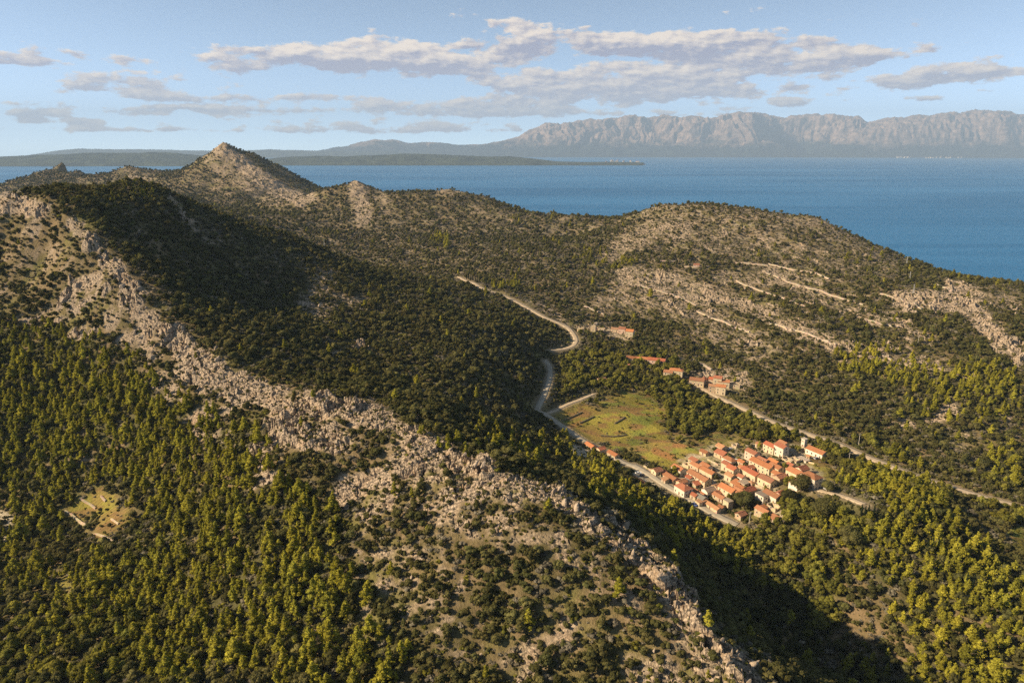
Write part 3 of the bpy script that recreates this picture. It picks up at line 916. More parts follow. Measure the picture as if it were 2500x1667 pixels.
far_land('far_mountains', [(660, 352), (720, 348), (760, 340), (800, 334), (830, 326), (865, 319), (885, 322), (905, 320), (940, 328), (1000, 325), (1060, 333), (1130, 330), (1200, 322), (1260, 322), (1340, 330)],
         358, 0.5, 4000, M_MTN, 0.10, rows=40, seed=60, dist=30500)
far_land('left_ridge', [(-300, 360), (-60, 360), (60, 356), (130, 345), (190, 340), (250, 342), (350, 342), (450, 345), (560, 345), (620, 343), (760, 347), (900, 348), (1000, 352), (1060, 358)],
         362, 0.5, 6000, M_ISL, 0.05, rows=40, seed=90, dist=27000)
far_land('rear_mountains', [(1920, 300), (1960, 282), (2010, 272), (2060, 264), (2110, 262), (2160, 256), (2215, 250), (2260, 249), (2300, 253), (2352, 265), (2450, 262), (2600, 275)],
         361, 0.5, 4500, M_MTN, 0.06, rows=60, seed=120, dist=29000)
far_land('mountains', [(1040, 350), (1075, 340), (1120, 330), (1160, 322), (1190, 314), (1215, 298), (1250, 285), (1300, 283), (1340, 278), (1390, 271), (1440, 265), (1480, 269), (1520, 263), (1560, 271), (1600, 268), (1640, 274),
                       (1665, 262), (1690, 259), (1730, 261), (1790, 266), (1840, 260), (1880, 261), (1900, 262), (1925, 268), (1960, 270), (1985, 283), (2010, 284), (2080, 277), (2120, 282), (2180, 284), (2240, 280), (2290, 272), (2352, 270), (2480, 276), (2700, 300)],
         361.5, 0.62, 5200, M_MTN, 0.075, rows=150, step=1.6, gull=2.0, wl=1900, spur=shade_spur, seed=30, shape_pow=0.95)  # spurs are added relief whose shade stands in for a cloud shadow
far_land('left_island', [(-420, 372), (-200, 362), (0, 359), (60, 356), (150, 353), (250, 349), (330, 350), (352, 347), (400, 351), (450, 356), (520, 360), (600, 366), (640, 372)],
         382, 0.45, 2600, M_ISL, 0.05, rows=60, seed=140)
far_land('middle_island', [(540, 378), (600, 366), (660, 360), (720, 358), (790, 359), (860, 356), (930, 353), (1000, 354), (1060, 357), (1120, 360), (1170, 359), (1220, 364), (1280, 371), (1340, 373), (1400, 372), (1450, 373), (1478, 374.5)],
         380.5, 0.45, 2300, M_ISL, 0.05, rows=60, seed=170)

# ------------------------------------------------------------------ road meshes
M_ROAD = mat_noise('pale_asphalt', (0.30, 0.26, 0.20), (0.42, 0.36, 0.27), 0.4, 0.95, coord='Object')
M_TRACK = mat_noise('gravel', (0.34, 0.26, 0.17), (0.50, 0.40, 0.28), 0.5, 0.95, coord='Object')
for nm, (xy, z, wd) in ROADLINES.items():
    d = np.gradient(xy, axis=0)
    d /= np.linalg.norm(d, axis=1)[:, None]
    nrm = np.stack((-d[:, 1], d[:, 0]), 1)
    jit = 1 + 0.18 * fbm(np.arange(len(xy)) * 0.13, np.zeros(len(xy)) + 3.3, 2, 5)
    v = []
    for s_ in (-1.12, -1.0, -0.33, 0.33, 1.0, 1.12):
        e = xy + nrm * (s_ * wd / 2 * jit)[:, None]
        v.append(np.column_stack((e, z + (0.0 if abs(s_) < 1.05 else -0.8))))
    v = np.stack(v, 1)
    n, k = v.shape[:2]
    i = np.arange(n - 1)[:, None] * k + np.arange(k - 1)[None, :]
    f = np.stack((i, i + k, i + k + 1, i + 1), -1).reshape(-1, 4)
    me = mesh_np(nm, v.reshape(-1, 3), f, M_TRACK if nm in ('gravel_track', 'church_lane', 'field_lane', 'valley_road') else M_ROAD, True)
    if me.polygons[2].normal.z < 0:
        me.flip_normals()
    tag(link(nm, me), kind='structure')

# ------------------------------------------------------------------ plants: prototypes
def leaf_mat(name, ca, cb, cc, rnd=0.35):
    m = bpy.data.materials.new(name)
    m.use_nodes = True
    t = NT(m.node_tree)
    oi = t.n('ShaderNodeObjectInfo')
    tc = t.n('ShaderNodeTexCoord')
    n = t.noise(tc.outputs['Object'], 1.1, 3, 0.6)
    geo = t.n('ShaderNodeNewGeometry')
    pn_ = t.noise(geo.outputs['Position'], 0.035, 3, 0.6)
    ri = geo.outputs['Random Per Island']
    col = t.mix(t.m('ADD', t.m('MULTIPLY', oi.outputs['Random'], 0.55), t.mr(pn_, 0.3, 0.7, 0.0, 0.45)), c4(ca), c4(cb))
    col = t.mix(t.m('MULTIPLY', t.mr(n, 0.45, 0.75), 0.6), col, c4(cc))
    fr = t.m('FRACT', t.m('MULTIPLY', oi.outputs['Random'], 17.3))
    col = t.mix(1.0, col, t.mix(fr, c4((1 - rnd,) * 3), c4((1 + rnd,) * 3)), 'MULTIPLY')
    col = t.mix(1.0, col, t.mix(ri, (0.62, 0.62, 0.62, 1), (1.38, 1.38, 1.38, 1)), 'MULTIPLY')
    d = t.n('ShaderNodeBsdfDiffuse')
    t.put(d.inputs[0], col)
    tr = t.n('ShaderNodeBsdfTranslucent')
    t.put(tr.inputs[0], col)
    mx = t.n('ShaderNodeMixShader')
    mx.inputs[0].default_value = 0.32
    t.put(mx.inputs[1], d.outputs[0])
    t.put(mx.inputs[2], tr.outputs[0])
    o = t.n('ShaderNodeOutputMaterial')
    t.put(o.inputs[0], mx.outputs[0])
    return m


ML_PINE = leaf_mat('pine_needles', (0.228, 0.222, 0.030), (0.350, 0.300, 0.034), (0.145, 0.155, 0.030), 0.32)
ML_OAK = leaf_mat('oak_leaves', (0.078, 0.084, 0.028), (0.155, 0.130, 0.046), (0.054, 0.064, 0.024), 0.35)
ML_LUSH = leaf_mat('broad_leaves', (0.130, 0.135, 0.028), (0.225, 0.195, 0.034), (0.090, 0.098, 0.026), 0.35)
ML_DRY = leaf_mat('dry_bush', (0.185, 0.165, 0.115), (0.235, 0.200, 0.140), (0.130, 0.122, 0.085), 0.35)
ML_CYP = leaf_mat('cypress_leaves', (0.022, 0.032, 0.014), (0.034, 0.044, 0.017), (0.018, 0.026, 0.012), 0.2)
M_BARK = mat_noise('bark', (0.10, 0.075, 0.055), (0.17, 0.13, 0.10), 3.0, 0.95)


def sphere_pts(n, rng):
    v = rng.normal(size=(n, 3))
    return v / np.linalg.norm(v, axis=1)[:, None]


def blob(c, r, rng, seg=6, ring=4):
    """dark heart of a leaf clump"""
    v, f = [], []
    for i in range(1, ring):
        th = math.pi * i / ring
        for k in range(seg):
            ph = 2 * math.pi * (k + 0.5 * (i % 2)) / seg
            w = 1 + rng.uniform(-.18, .18)
            v.append((c[0] + r[0] * w * math.sin(th) * math.cos(ph), c[1] + r[1] * w * math.sin(th) * math.sin(ph), c[2] + r[2] * w * math.cos(th)))
    for i in range(ring - 2):
        for k in range(seg):
            a, b = i * seg + k, i * seg + (k + 1) % seg
            f.append((a, a + seg, b + seg, b))
    top, bot = len(v), len(v) + 1
    v.append((c[0], c[1], c[2] + r[2]))
    v.append((c[0], c[1], c[2] - r[2]))
    for k in range(seg):
        f.append((top, k, (k + 1) % seg, top))
        a = (ring - 2) * seg
        f.append((bot, a + (k + 1) % seg, a + k, bot))
    return v, f


def crown_mesh(name, clumps, leaf, per, mat, rng, tilt=0.75):
    """clumps: (x, y, z, rx, ry, rz); many small leaf sprays over dark hearts"""
    V, F3, F4 = [], [], []
    for (x, y, z, rx, ry, rz) in clumps:
        v, f = blob((x, y, z), (rx * .74, ry * .74, rz * .74), rng)
        o = len(V)
        V += v
        for q in f:
            if q[0] == q[3]:
                F3.append((q[0] + o, q[1] + o, q[2] + o))
            else:
                F4.append(tuple(k + o for k in q))
        n = int(per * (rx * ry + ry * rz + rx * rz) / 3)
        d = sphere_pts(n, rng)
        rad = rng.uniform(0.74, 1.08, n)
        for k in range(n):
            dd = d[k]
            p = np.array((x + rx * dd[0] * rad[k], y + ry * dd[1] * rad[k], z + rz * dd[2] * rad[k]))
            nn = dd + rng.normal(size=3) * tilt
            nn /= np.linalg.norm(nn)
            a = np.cross(nn, rng.normal(size=3))
            a /= np.linalg.norm(a)
            b = np.cross(nn, a)
            s1, s2 = leaf * rng.uniform(.55, 1.2), leaf * rng.uniform(.4, .9)
            o = len(V)
            V += [p - a * s1, p - b * s2, p + a * s1 * rng.uniform(.6, 1.1), p + b * s2]
            F4.append((o, o + 1, o + 2, o + 3))
    me = bpy.data.meshes.new(name)
    me.from_pydata([tuple(map(float, q)) for q in V], [], F3 + F4)
    me.materials.append(mat)
    return me


def trunk_mesh(name, h, r, rng, limbs=4, lean=0.05):
    V, F = [], []

    def tube(p0, p1, r0, r1, seg=6, n=4, bend=0.0):
        p0, p1 = np.array(p0, float), np.array(p1, float)
        d = p1 - p0
        a = np.cross(d, (0.3, 0.9, 0.1))
        a /= np.linalg.norm(a)
        b = np.cross(d, a)
        b /= np.linalg.norm(b)
        o = len(V)
        for i in range(n + 1):
            t = i / n
            c = p0 + d * t + a * bend * math.sin(t * math.pi)
            for k in range(seg):
                an = 2 * math.pi * k / seg
                V.append(c + (a * math.cos(an) + b * math.sin(an)) * (r0 + (r1 - r0) * t))
        for i in range(n):
            for k in range(seg):
                q = o + i * seg
                F.append((q + k, q + (k + 1) % seg, q + seg + (k + 1) % seg, q + seg + k))
    tx, ty = rng.uniform(-lean, lean, 2) * h
    tube((0, 0, -0.6), (tx, ty, h), r, r * .35, n=5, bend=h * .03)
    for i in range(limbs):
        t = rng.uniform(.35, .85)
        an = rng.uniform(0, 2 * math.pi)
        l = h * .28
        tube((tx * t, ty * t, h * t), (tx * t + l * math.cos(an), ty * t + l * math.sin(an), h * t + l * .7), r * .4, r * .12, seg=5, n=3, bend=l * .08)
    me = bpy.data.meshes.new(name)
    me.from_pydata([tuple(map(float, q)) for q in V], [], F)
    me.materials.append(M_BARK)
    return me


def pine_proto(i):
    rng = np.random.default_rng(100 + i)
    h = rng.uniform(7.6, 9.8)
    cl = []
    n = 15
    wide = [1.0, 1.15, 0.8, 1.3, 0.9][i % 5]
    for k in range(n):
        t = (k + rng.uniform(0, .8)) / n
        z = h * (0.20 + 0.76 * t)
        spread = wide * (1.75 * (1 - t) ** 0.7 * (0.55 + 0.45 * rng.random()) + 0.05)
        an = rng.uniform(0, 2 * math.pi)
        r = wide * (0.62 + 0.66 * (1 - t)) * rng.uniform(.8, 1.2)
        cl.append((spread * math.cos(an), spread * math.sin(an), z, r, r, r * rng.uniform(.55, .8)))
    cl.append((0, 0, h * .96, .4 * wide, .4 * wide, .75))
    for t in (.3, .48, .66, .8):
        r = wide * (1.15 * (1 - t) + .5)
        cl.append((0, 0, h * (.2 + .76 * t), r, r, r * .9))
    return crown_mesh('pine_crown', cl, 0.33, 26, ML_PINE, rng, .9), trunk_mesh('pine_trunk', h * .9, .17, rng, 4)


def oak_proto(i, mat, h=5.0, w=2.6, n=11, per=17, leaf=.30, nm='oak'):
    rng = np.random.default_rng(300 + i)
    cl = []
    for k in range(n):
        an = rng.uniform(0, 2 * math.pi)
        rr = w * .68 * math.sqrt(rng.random())
        r = w * rng.uniform(.30, .50)
        z = h * .30 + (h * .52) * (1 - (rr / w) ** 2) * rng.uniform(.55, 1.05)
        cl.append((rr * math.cos(an), rr * math.sin(an), z, r, r, r * rng.uniform(.7, .95)))
    cl.append((0, 0, h * .45, w * .62, w * .62, h * .36))
    return crown_mesh(nm + '_crown', cl, leaf, per, mat, rng, .8), trunk_mesh(nm + '_trunk', h * .6, .05 * h, rng, 3, .08)


def shrub_proto(i, mat, w=1.9, h=2.1, n=6, per=20, leaf=.24):
    rng = np.random.default_rng(500 + i)
    cl = []
    for k in range(n):
        an = rng.uniform(0, 2 * math.pi)
        rr = w * .6 * math.sqrt(rng.random())
        r = w * rng.uniform(.34, .56)
        cl.append((rr * math.cos(an), rr * math.sin(an), h * rng.uniform(.22, .62), r, r, r * rng.uniform(.65, 1.0)))
    return crown_mesh('shrub', cl, leaf, per, mat, rng, .8)


def cypress_proto(i):
    rng = np.random.default_rng(700 + i)
    h = rng.uniform(8, 10.5)
    cl = []
    for k in range(11):
        t = (k + .3) / 11
        r = .85 * math.sin(math.pi * (0.12 + 0.86 * t) ** .8) ** .7 + .1
        cl.append((rng.uniform(-.15, .15), rng.uniform(-.15, .15), h * (.06 + .92 * t), r, r, h * .075))
    return crown_mesh('cypress_crown', cl, .26, 34, ML_CYP, rng, .6), trunk_mesh('cypress_trunk', h * .5, .14, rng, 0)


PINES = [pine_proto(i) for i in range(6)]
OAKS = [oak_proto(i, ML_OAK, h=4.6 + .5 * i, w=2.5 + .15 * i) for i in range(5)]
LUSHES = [oak_proto(20 + i, ML_LUSH, h=6.4 + .6 * i, w=2.9 + .2 * i, n=13, nm='broadleaf') for i in range(5)]
BIGOAK = [oak_proto(40 + i, ML_OAK, h=11.5, w=6.8, n=34, per=17, leaf=.36, nm='great_oak') for i in range(2)]
SHRUBS = [shrub_proto(i, ML_OAK) for i in range(5)] + [shrub_proto(10 + i, ML_DRY, w=1.7, h=1.6) for i in range(3)] + [shrub_proto(20 + i, ML_LUSH) for i in range(2)]
CYPS = [cypress_proto(i) for i in range(3)]


def rock_proto(i):
    rng = np.random.default_rng(900 + i)
    bm = bmesh.new()
    bmesh.ops.create_icosphere(bm, subdivisions=3, radius=1.0)
    ax = (rng.uniform(.6, 1.1), rng.uniform(.35, .6), rng.uniform(.8, 1.5))
    planes = [(Vector(sphere_pts(1, rng)[0]), rng.uniform(.45, .85)) for _ in range(9)]
    for v in bm.verts:
        for nrm, d in planes:
            k = v.co.dot(nrm)
            if k > d:
                v.co -= nrm * (k - d) * .95
        c = v.co
        g = 1 + .22 * float(pn(np.array([c.x * 2.1 + c.z * 1.3 + i * 7]), np.array([c.y * 2.6 - c.z * .6]), 3)[0])
        v.co = Vector((c.x * ax[0] * g, c.y * ax[1] * g, c.z * ax[2] * g + .35 * ax[2]))
        v.co.x += v.co.z * .3
    me = bpy.data.meshes.new('limestone_rock')
    bm.to_mesh(me)
    bm.free()
    me.materials.append(M_ROCK)
    return me


def rock_mat():
    m = bpy.data.materials.new('limestone')
    m.use_nodes = True
    t = NT(m.node_tree)
    geo = t.n('ShaderNodeNewGeometry')
    P = geo.outputs['Position']
    oi = t.n('ShaderNodeObjectInfo')
    n = t.noise(P, 0.9, 5, 0.65)
    n2 = t.noise(t.vm('MULTIPLY', P, (2.2, 2.2, 0.7)), 1.0, 5, 0.7)
    col = t.mix(t.mr(n, 0.3, 0.7), (0.32, 0.25, 0.18, 1), (0.47, 0.375, 0.28, 1))
    col = t.mix(t.mr(n2, 0.44, 0.34, 0, .7), col, (0.11, 0.095, 0.08, 1))
    col = t.mix(1.0, col, t.mix(oi.outputs['Random'], (0.72, 0.70, 0.68, 1), (1.12, 1.12, 1.12, 1)), 'MULTIPLY')
    bs = t.n('ShaderNodeBsdfPrincipled')
    t.put(bs.inputs['Base Color'], col)
    bs.inputs['Roughness'].default_value = 0.95
    bs.inputs['Specular IOR Level'].default_value = 0.1
    b = t.n('ShaderNodeBump')
    b.inputs['Strength'].default_value = 0.8
    b.inputs['Distance'].default_value = 0.5
    t.put(b.inputs['Height'], n2)
    t.put(bs.inputs['Normal'], b.outputs[0])
    o = t.n('ShaderNodeOutputMaterial')
    t.put(o.inputs[0], bs.outputs[0])
    return m


M_ROCK = rock_mat()
ROCKS = [rock_proto(i) for i in range(6)]

# ------------------------------------------------------------------ buildings
def wall_mat(name, a, b, joints=0.5):
    m = bpy.data.materials.new(name)
    m.use_nodes = True
    t = NT(m.node_tree)
    tc = t.n('ShaderNodeTexCoord')
    P = tc.outputs['Object']
    oi = t.n('ShaderNodeObjectInfo')
    n = t.noise(P, 0.7, 4, 0.65)
    v = t.n('ShaderNodeTexVoronoi')
    t.put(v.inputs['Vector'], t.vm('MULTIPLY', P, (1.0, 1.0, 1.7)))
    v.inputs['Scale'].default_value = 2.2
    col = t.mix(t.mr(n, 0.3, 0.72), c4(a), c4(b))
    col = t.mix(joints, col, t.mix(1.0, col, v.outputs['Color'], 'SOFT_LIGHT'))
    streak = t.noise(t.vm('MULTIPLY', P, (1.3, 1.3, 0.15)), 1.0, 4, 0.7)
    col = t.mix(t.mr(streak, 0.52, 0.72, 0, .45), col, (a[0] * .45, a[1] * .42, a[2] * .40, 1))
    col = t.mix(1.0, col, t.mix(oi.outputs['Random'], (0.86, 0.86, 0.86, 1), (1.12, 1.10, 1.08, 1)), 'MULTIPLY')
    bs = t.n('ShaderNodeBsdfPrincipled')
    t.put(bs.inputs['Base Color'], col)
    bs.inputs['Roughness'].default_value = 0.92
    bs.inputs['Specular IOR Level'].default_value = 0.1
    o = t.n('ShaderNodeOutputMaterial')
    t.put(o.inputs[0], bs.outputs[0])
    return m


def tile_mat(name, a, b, stain):
    m = bpy.data.materials.new(name)
    m.use_nodes = True
    t = NT(m.node_tree)
    tc = t.n('ShaderNodeTexCoord')
    P = tc.outputs['Object']
    oi = t.n('ShaderNodeObjectInfo')
    n = t.noise(P, 0.55, 5, 0.7)
    n2 = t.noise(t.vm('MULTIPLY', P, (3.0, 0.6, 0.6)), 1.2, 3, 0.6)
    col = t.mix(t.mr(n, 0.3, 0.7), c4(a), c4(b))
    col = t.mix(t.mr(n2, 0.5, 0.75, 0, .55), col, c4(stain))
    col = t.mix(1.0, col, t.mix(oi.outputs['Random'], (0.60, 0.66, 0.74, 1), (1.15, 1.15, 1.12, 1)), 'MULTIPLY')
    r2 = t.m('FRACT', t.m('MULTIPLY', oi.outputs['Random'], 7.13))
    col = t.mix(t.m('MULTIPLY', r2, 0.55), col, (0.32, 0.185, 0.115, 1))
    wv = t.n('ShaderNodeTexWave', bands_direction='X')
    t.put(wv.inputs['Vector'], P)
    wv.inputs['Scale'].default_value = 1.6
    wv.inputs['Distortion'].default_value = 0.6
    col = t.mix(0.35, col, t.mix(1.0, col, t.mix(wv.outputs['Fac'], (.55, .55, .55, 1), (1.3, 1.3, 1.3, 1)), 'MULTIPLY'))
    bs = t.n('ShaderNodeBsdfPrincipled')
    t.put(bs.inputs['Base Color'], col)
    bs.inputs['Roughness'].default_value = 0.85
    bs.inputs['Specular IOR Level'].default_value = 0.15
    b_ = t.n('ShaderNodeBump')
    b_.inputs['Strength'].default_value = 0.6
    b_.inputs['Distance'].default_value = 0.1
    t.put(b_.inputs['Height'], wv.outputs['Fac'])
    t.put(bs.inputs['Normal'], b_.outputs[0])
    o = t.n('ShaderNodeOutputMaterial')
    t.put(o.inputs[0], bs.outputs[0])
    return m


WM = {'stone': wall_mat('stone_wall', (0.40, 0.31, 0.20), (0.55, 0.45, 0.31)), 'white': wall_mat('white_plaster', (0.62, 0.55, 0.45), (0.72, 0.65, 0.54), .15),
      'cream': wall_mat('cream_plaster', (0.52, 0.42, 0.28), (0.63, 0.52, 0.36), .2), 'pink': wall_mat('pink_plaster', (0.55, 0.38, 0.30), (0.62, 0.45, 0.35), .15)}
RM = {'o': tile_mat('orange_tiles', (0.44, 0.155, 0.060), (0.56, 0.225, 0.095), (0.28, 0.115, 0.06)), 'r': tile_mat('red_tiles', (0.38, 0.115, 0.060), (0.48, 0.150, 0.075), (0.26, 0.09, 0.055)),
      'b': tile_mat('brown_tiles', (0.40, 0.20, 0.10), (0.50, 0.27, 0.14), (0.26, 0.16, 0.10)), 'g': tile_mat('grey_slates', (0.34, 0.295, 0.225), (0.43, 0.375, 0.29), (0.22, 0.19, 0.15)),
      'w': tile_mat('pale_sheet', (0.56, 0.49, 0.40), (0.63, 0.56, 0.46), (0.45, 0.39, 0.31))}
M_GLASS = mat_noise('window_glass', (0.015, 0.018, 0.022), (0.03, 0.035, 0.04), 2.0, 0.2, spec=0.5)
M_FRAME = mat_noise('stone_frame', (0.52, 0.45, 0.35), (0.62, 0.54, 0.43), 2.0)
M_DOOR = mat_noise('door_wood', (0.10, 0.055, 0.035), (0.16, 0.09, 0.055), 3.0, 0.7, rnd=.3)
M_METAL = mat_noise('metal', (0.30, 0.30, 0.30), (0.42, 0.41, 0.40), 2.0, 0.5, spec=.5)


class MB:
    def __init__(s):
        s.v, s.f, s.mi = [], [], []

    def box(s, x0, x1, y0, y1, z0, z1, m=0):
        o = len(s.v)
        s.v += [(x0, y0, z0), (x1, y0, z0), (x1, y1, z0), (x0, y1, z0), (x0, y0, z1), (x1, y0, z1), (x1, y1, z1), (x0, y1, z1)]
        for q in ((0, 3, 2, 1), (4, 5, 6, 7), (0, 1, 5, 4), (1, 2, 6, 5), (2, 3, 7, 6), (3, 0, 4, 7)):
            s.f.append(tuple(o + k for k in q))
            s.mi.append(m)

    def poly(s, pts, m=0):
        o = len(s.v)
        s.v += [tuple(map(float, p)) for p in pts]
        s.f.append(tuple(range(o, o + len(pts))))
        s.mi.append(m)

    def slab(s, top, th, m=0):
        """closed slab under a planar top outline"""
        n = len(top)
        o = len(s.v)
        s.v += [tuple(map(float, p)) for p in top] + [(p[0], p[1], p[2] - th) for p in top]
        s.f.append(tuple(o + k for k in range(n)))
        s.f.append(tuple(o + n + k for k in reversed(range(n))))
        for k in range(n):
            s.f.append((o + k, o + n + k, o + n + (k + 1) % n, o + (k + 1) % n))
        s.mi += [m] * (n + 2)

    def tube(s, p0, p1, r0, r1, seg=6, m=0):
        p0, p1 = Vector(p0), Vector(p1)
        d = (p1 - p0).normalized()
        a = d.orthogonal().normalized()
        b = d.cross(a)
        o = len(s.v)
        for p, r in ((p0, r0), (p1, r1)):
            for k in range(seg):
                an = 2 * math.pi * k / seg
                s.v.append(tuple(p + (a * math.cos(an) + b * math.sin(an)) * r))
        for k in range(seg):
            s.f.append((o + k, o + (k + 1) % seg, o + seg + (k + 1) % seg, o + seg + k))
            s.mi.append(m)
        s.f.append(tuple(o + seg + k for k in range(seg)))
        s.mi.append(m)

    def mesh(s, name, mats):
        me = bpy.data.meshes.new(name)
        me.from_pydata(s.v, [], s.f)
        for m in mats:
            me.materials.append(m)
        me.polygons.foreach_set('material_index', s.mi)
        bm = bmesh.new()
        bm.from_mesh(me)
        bmesh.ops.recalc_face_normals(bm, faces=bm.faces)
        bm.to_mesh(me)
        bm.free()
        return me


def window_mesh(w, h):
    b = MB()
    b.box(-w / 2 - .13, w / 2 + .13, -.05, .06, -.16, 0, 0)
    b.box(-w / 2 - .13, w / 2 + .13, -.03, .06, h, h + .14, 0)
    b.box(-w / 2 - .13, -w / 2, -.03, .06, 0, h, 0)
    b.box(w / 2, w / 2 + .13, -.03, .06, 0, h, 0)
    b.box(-w / 2, w / 2, -.012, .05, 0, h, 1)
    return b.mesh('window', [M_FRAME, M_GLASS])


def door_mesh(w, h):
    b = MB()
    b.box(-w / 2 - .14, -w / 2, -.03, .06, 0, h, 0)
    b.box(w / 2, w / 2 + .14, -.03, .06, 0, h, 0)
    b.box(-w / 2 - .14, w / 2 + .14, -.03, .06, h, h + .18, 0)
    b.box(-w / 2, w / 2, -.012, .05, 0, h, 1)
    return b.mesh('door', [M_FRAME, M_DOOR])


WIN_M, DOOR_M = window_mesh(.85, 1.2), door_mesh(1.0, 2.1)
_chim = MB()
_chim.box(-.32, .32, -.25, .25, -.9, .75, 0)
_chim.box(-.40, .40, -.33, .33, .75, .87, 0)
_chim.box(-.25, .25, -.18, .18, .87, 1.0, 1)
CHIM_M = _chim.mesh('chimney', [WM['stone'], RM['r']])
FOOT = []                                        # building footprints kept clear of plants


def openings(root, L, W, h, rnd, sides=True):
    def put(me, nm, x, y, z, rz):
        o = link(nm, me, root)
        o.location = (x, y, z)
        o.rotation_euler = (0, 0, rz)
    rows = [1.0] + ([3.6] if h >= 4.6 else []) + ([6.1] if h >= 7.4 else [])
    n = max(1, int(L / 3.0))
    for ri, z in enumerate(rows):
        for k in range(n):
            x = (k + .5) / n * L - L / 2 + rnd.uniform(-.25, .25)
            if ri == 0 and k == n // 2:
                put(DOOR_M, 'door', x, -W / 2, .05, 0)
            elif z + 1.5 < h:
                put(WIN_M, 'window', x, -W / 2, z, 0)
        if sides and W > 4.4 and z + 1.4 < h + .4:
            for k in range(1 if W < 6 else 2):
                y = 0 if W < 6 else (k - .5) * W * .42
                put(WIN_M, 'window', L / 2, y, z, math.pi / 2)
                if ri == len(rows) - 1:
                    put(WIN_M, 'window', -L / 2, y, z, -math.pi / 2)


AX_A = math.atan2(-0.88, 0.48)                   # ridges that run down the street
AX_P = AX_A + math.pi / 2
AX_R = math.atan2(-0.40, 0.915)                  # the terraces along the upper track
AX = {'a': AX_A, 'p': AX_P, 'r': AX_R, 's': AX_R + math.pi / 2}


def house(px, py, L, W, h, ax, roof, wall, rc, label, cat='house', name='stone_house', group=None, chimney=0, pitch=.46, open_=True):
    L, W, h = L * .92, W * .90, h * .93
    rnd = random.Random(int(px * 13 + py * 7))
    rot = AX[ax] + rnd.uniform(-.06, .06)
    rise = {'g': W / 2 * pitch, 'h': min(W, L) / 2 * pitch, 'f': .25, 'm': W * .28}.get(roof, 0)
    x, y = cast(px, py, h + rise * .8)
    z = float(ground(x, y)[0])
    for dx, dy in ((.4, .4), (-.4, .4), (.4, -.4), (-.4, -.4)):
        z = max(z, float(ground(x + dx * W, y + dy * W)[0]) - .5)
    root = bpy.data.objects.new(name, None)
    COL.objects.link(root)
    root.location = (x, y, z)
    root.rotation_euler = (0, 0, rot)
    tag(root, label, cat, group)
    FOOT.append((x, y, L / 2 + .8, W / 2 + .8, rot))
    l, w = L / 2, W / 2
    b = MB()
    if roof == 'ruin':
        th = .5
        hs = [h * rnd.uniform(.6, 1.0) for _ in range(4)]
        for (x0, x1, y0, y1, hh) in ((-l, l, -w, -w + th, hs[0]), (-l, l, w - th, w, hs[1]), (-l, -l + th, -w + th, w - th, hs[2]), (l - th, l, -w + th, w - th, hs[3])):
            nx = max(2, int(max(x1 - x0, y1 - y0) / 1.2))
            for k in range(nx):
                hk = hh * rnd.uniform(.72, 1.0)
                if x1 - x0 > y1 - y0:
                    b.box(x0 + (x1 - x0) * k / nx, x0 + (x1 - x0) * (k + 1) / nx, y0, y1, -2.5, hk)
                else:
                    b.box(x0, x1, y0 + (y1 - y0) * k / nx, y0 + (y1 - y0) * (k + 1) / nx, -2.5, hk)
        link('wall', b.mesh('wall', [WM[wall]]), root)
        if h > 3:
            o = link('window', WIN_M, root)
            o.location = (0, -w, 1.1)
        return root
    # walls
    zt = h + rise
    if roof == 'g':
        b.poly([(-l, -w, -2.5), (-l, w, -2.5), (-l, w, h), (-l, 0, zt), (-l, -w, h)])
        b.poly([(l, w, -2.5), (l, -w, -2.5), (l, -w, h), (l, 0, zt), (l, w, h)])
        b.poly([(-l, -w, -2.5), (-l, -w, h), (l, -w, h), (l, -w, -2.5)])
        b.poly([(-l, w, -2.5), (l, w, -2.5), (l, w, h), (-l, w, h)])
    elif roof == 'm':
        b.poly([(-l, -w, -2.5), (-l, w, -2.5), (-l, w, zt), (-l, -w, h)])
        b.poly([(l, w, -2.5), (l, -w, -2.5), (l, -w, h), (l, w, zt)])
        b.poly([(-l, -w, -2.5), (-l, -w, h), (l, -w, h), (l, -w, -2.5)])
        b.poly([(-l, w, -2.5), (l, w, -2.5), (l, w, zt), (-l, w, zt)])
    else:
        b.box(-l, l, -w, w, -2.5, h)
    link('wall', b.mesh('wall', [WM[wall]]), root)
    r = MB()
    e, g = .35, .22
    if roof == 'g':
        dz = e * rise / w
        for s in (-1, 1):
            r.slab([(-l - g, 0, zt + .2), (l + g, 0, zt + .2), (l + g, s * (w + e), h - dz + .2), (-l - g, s * (w + e), h - dz + .2)], .2)
        r.box(-l - g, l + g, -.14, .14, zt + .14, zt + .30)
    elif roof == 'm':
        r.slab([(-l - g, w + g, zt + .22), (l + g, w + g, zt + .22), (l + g, -w - e, h + .12 - .1), (-l - g, -w - e, h + .12 - .1)], .18)
    elif roof == 'h':
        k = max(l - w, .05)
        E = [(-l - e, -w - e, h), (l + e, -w - e, h), (l + e, w + e, h), (-l - e, w + e, h)]
        a_, c_ = (-k, 0, zt + .2), (k, 0, zt + .2)
        r.poly([E[0], E[1], c_, a_])
        r.poly([E[2], E[3], a_, c_])
        r.poly([E[1], E[2], c_])
        r.poly([E[3], E[0], a_])
        r.poly([(p[0], p[1], p[2] - .02) for p in E])
    else:
        r.slab([(-l - .15, -w - .15, h + .25), (l + .15, -w - .15, h + .25), (l + .15, w + .15, h + .25), (-l - .15, w + .15, h + .25)], .24)
    ro = link('roof', r.mesh('roof', [RM[rc]]), root)
    for k in range(chimney):
        c = link('chimney', CHIM_M, ro)
        c.location = ((k - (chimney - 1) / 2) * L * .5 + L * .2, w * .35, zt - .1 - rise * .3)
    if open_:
        openings(root, L, W, h, rnd)
    return root


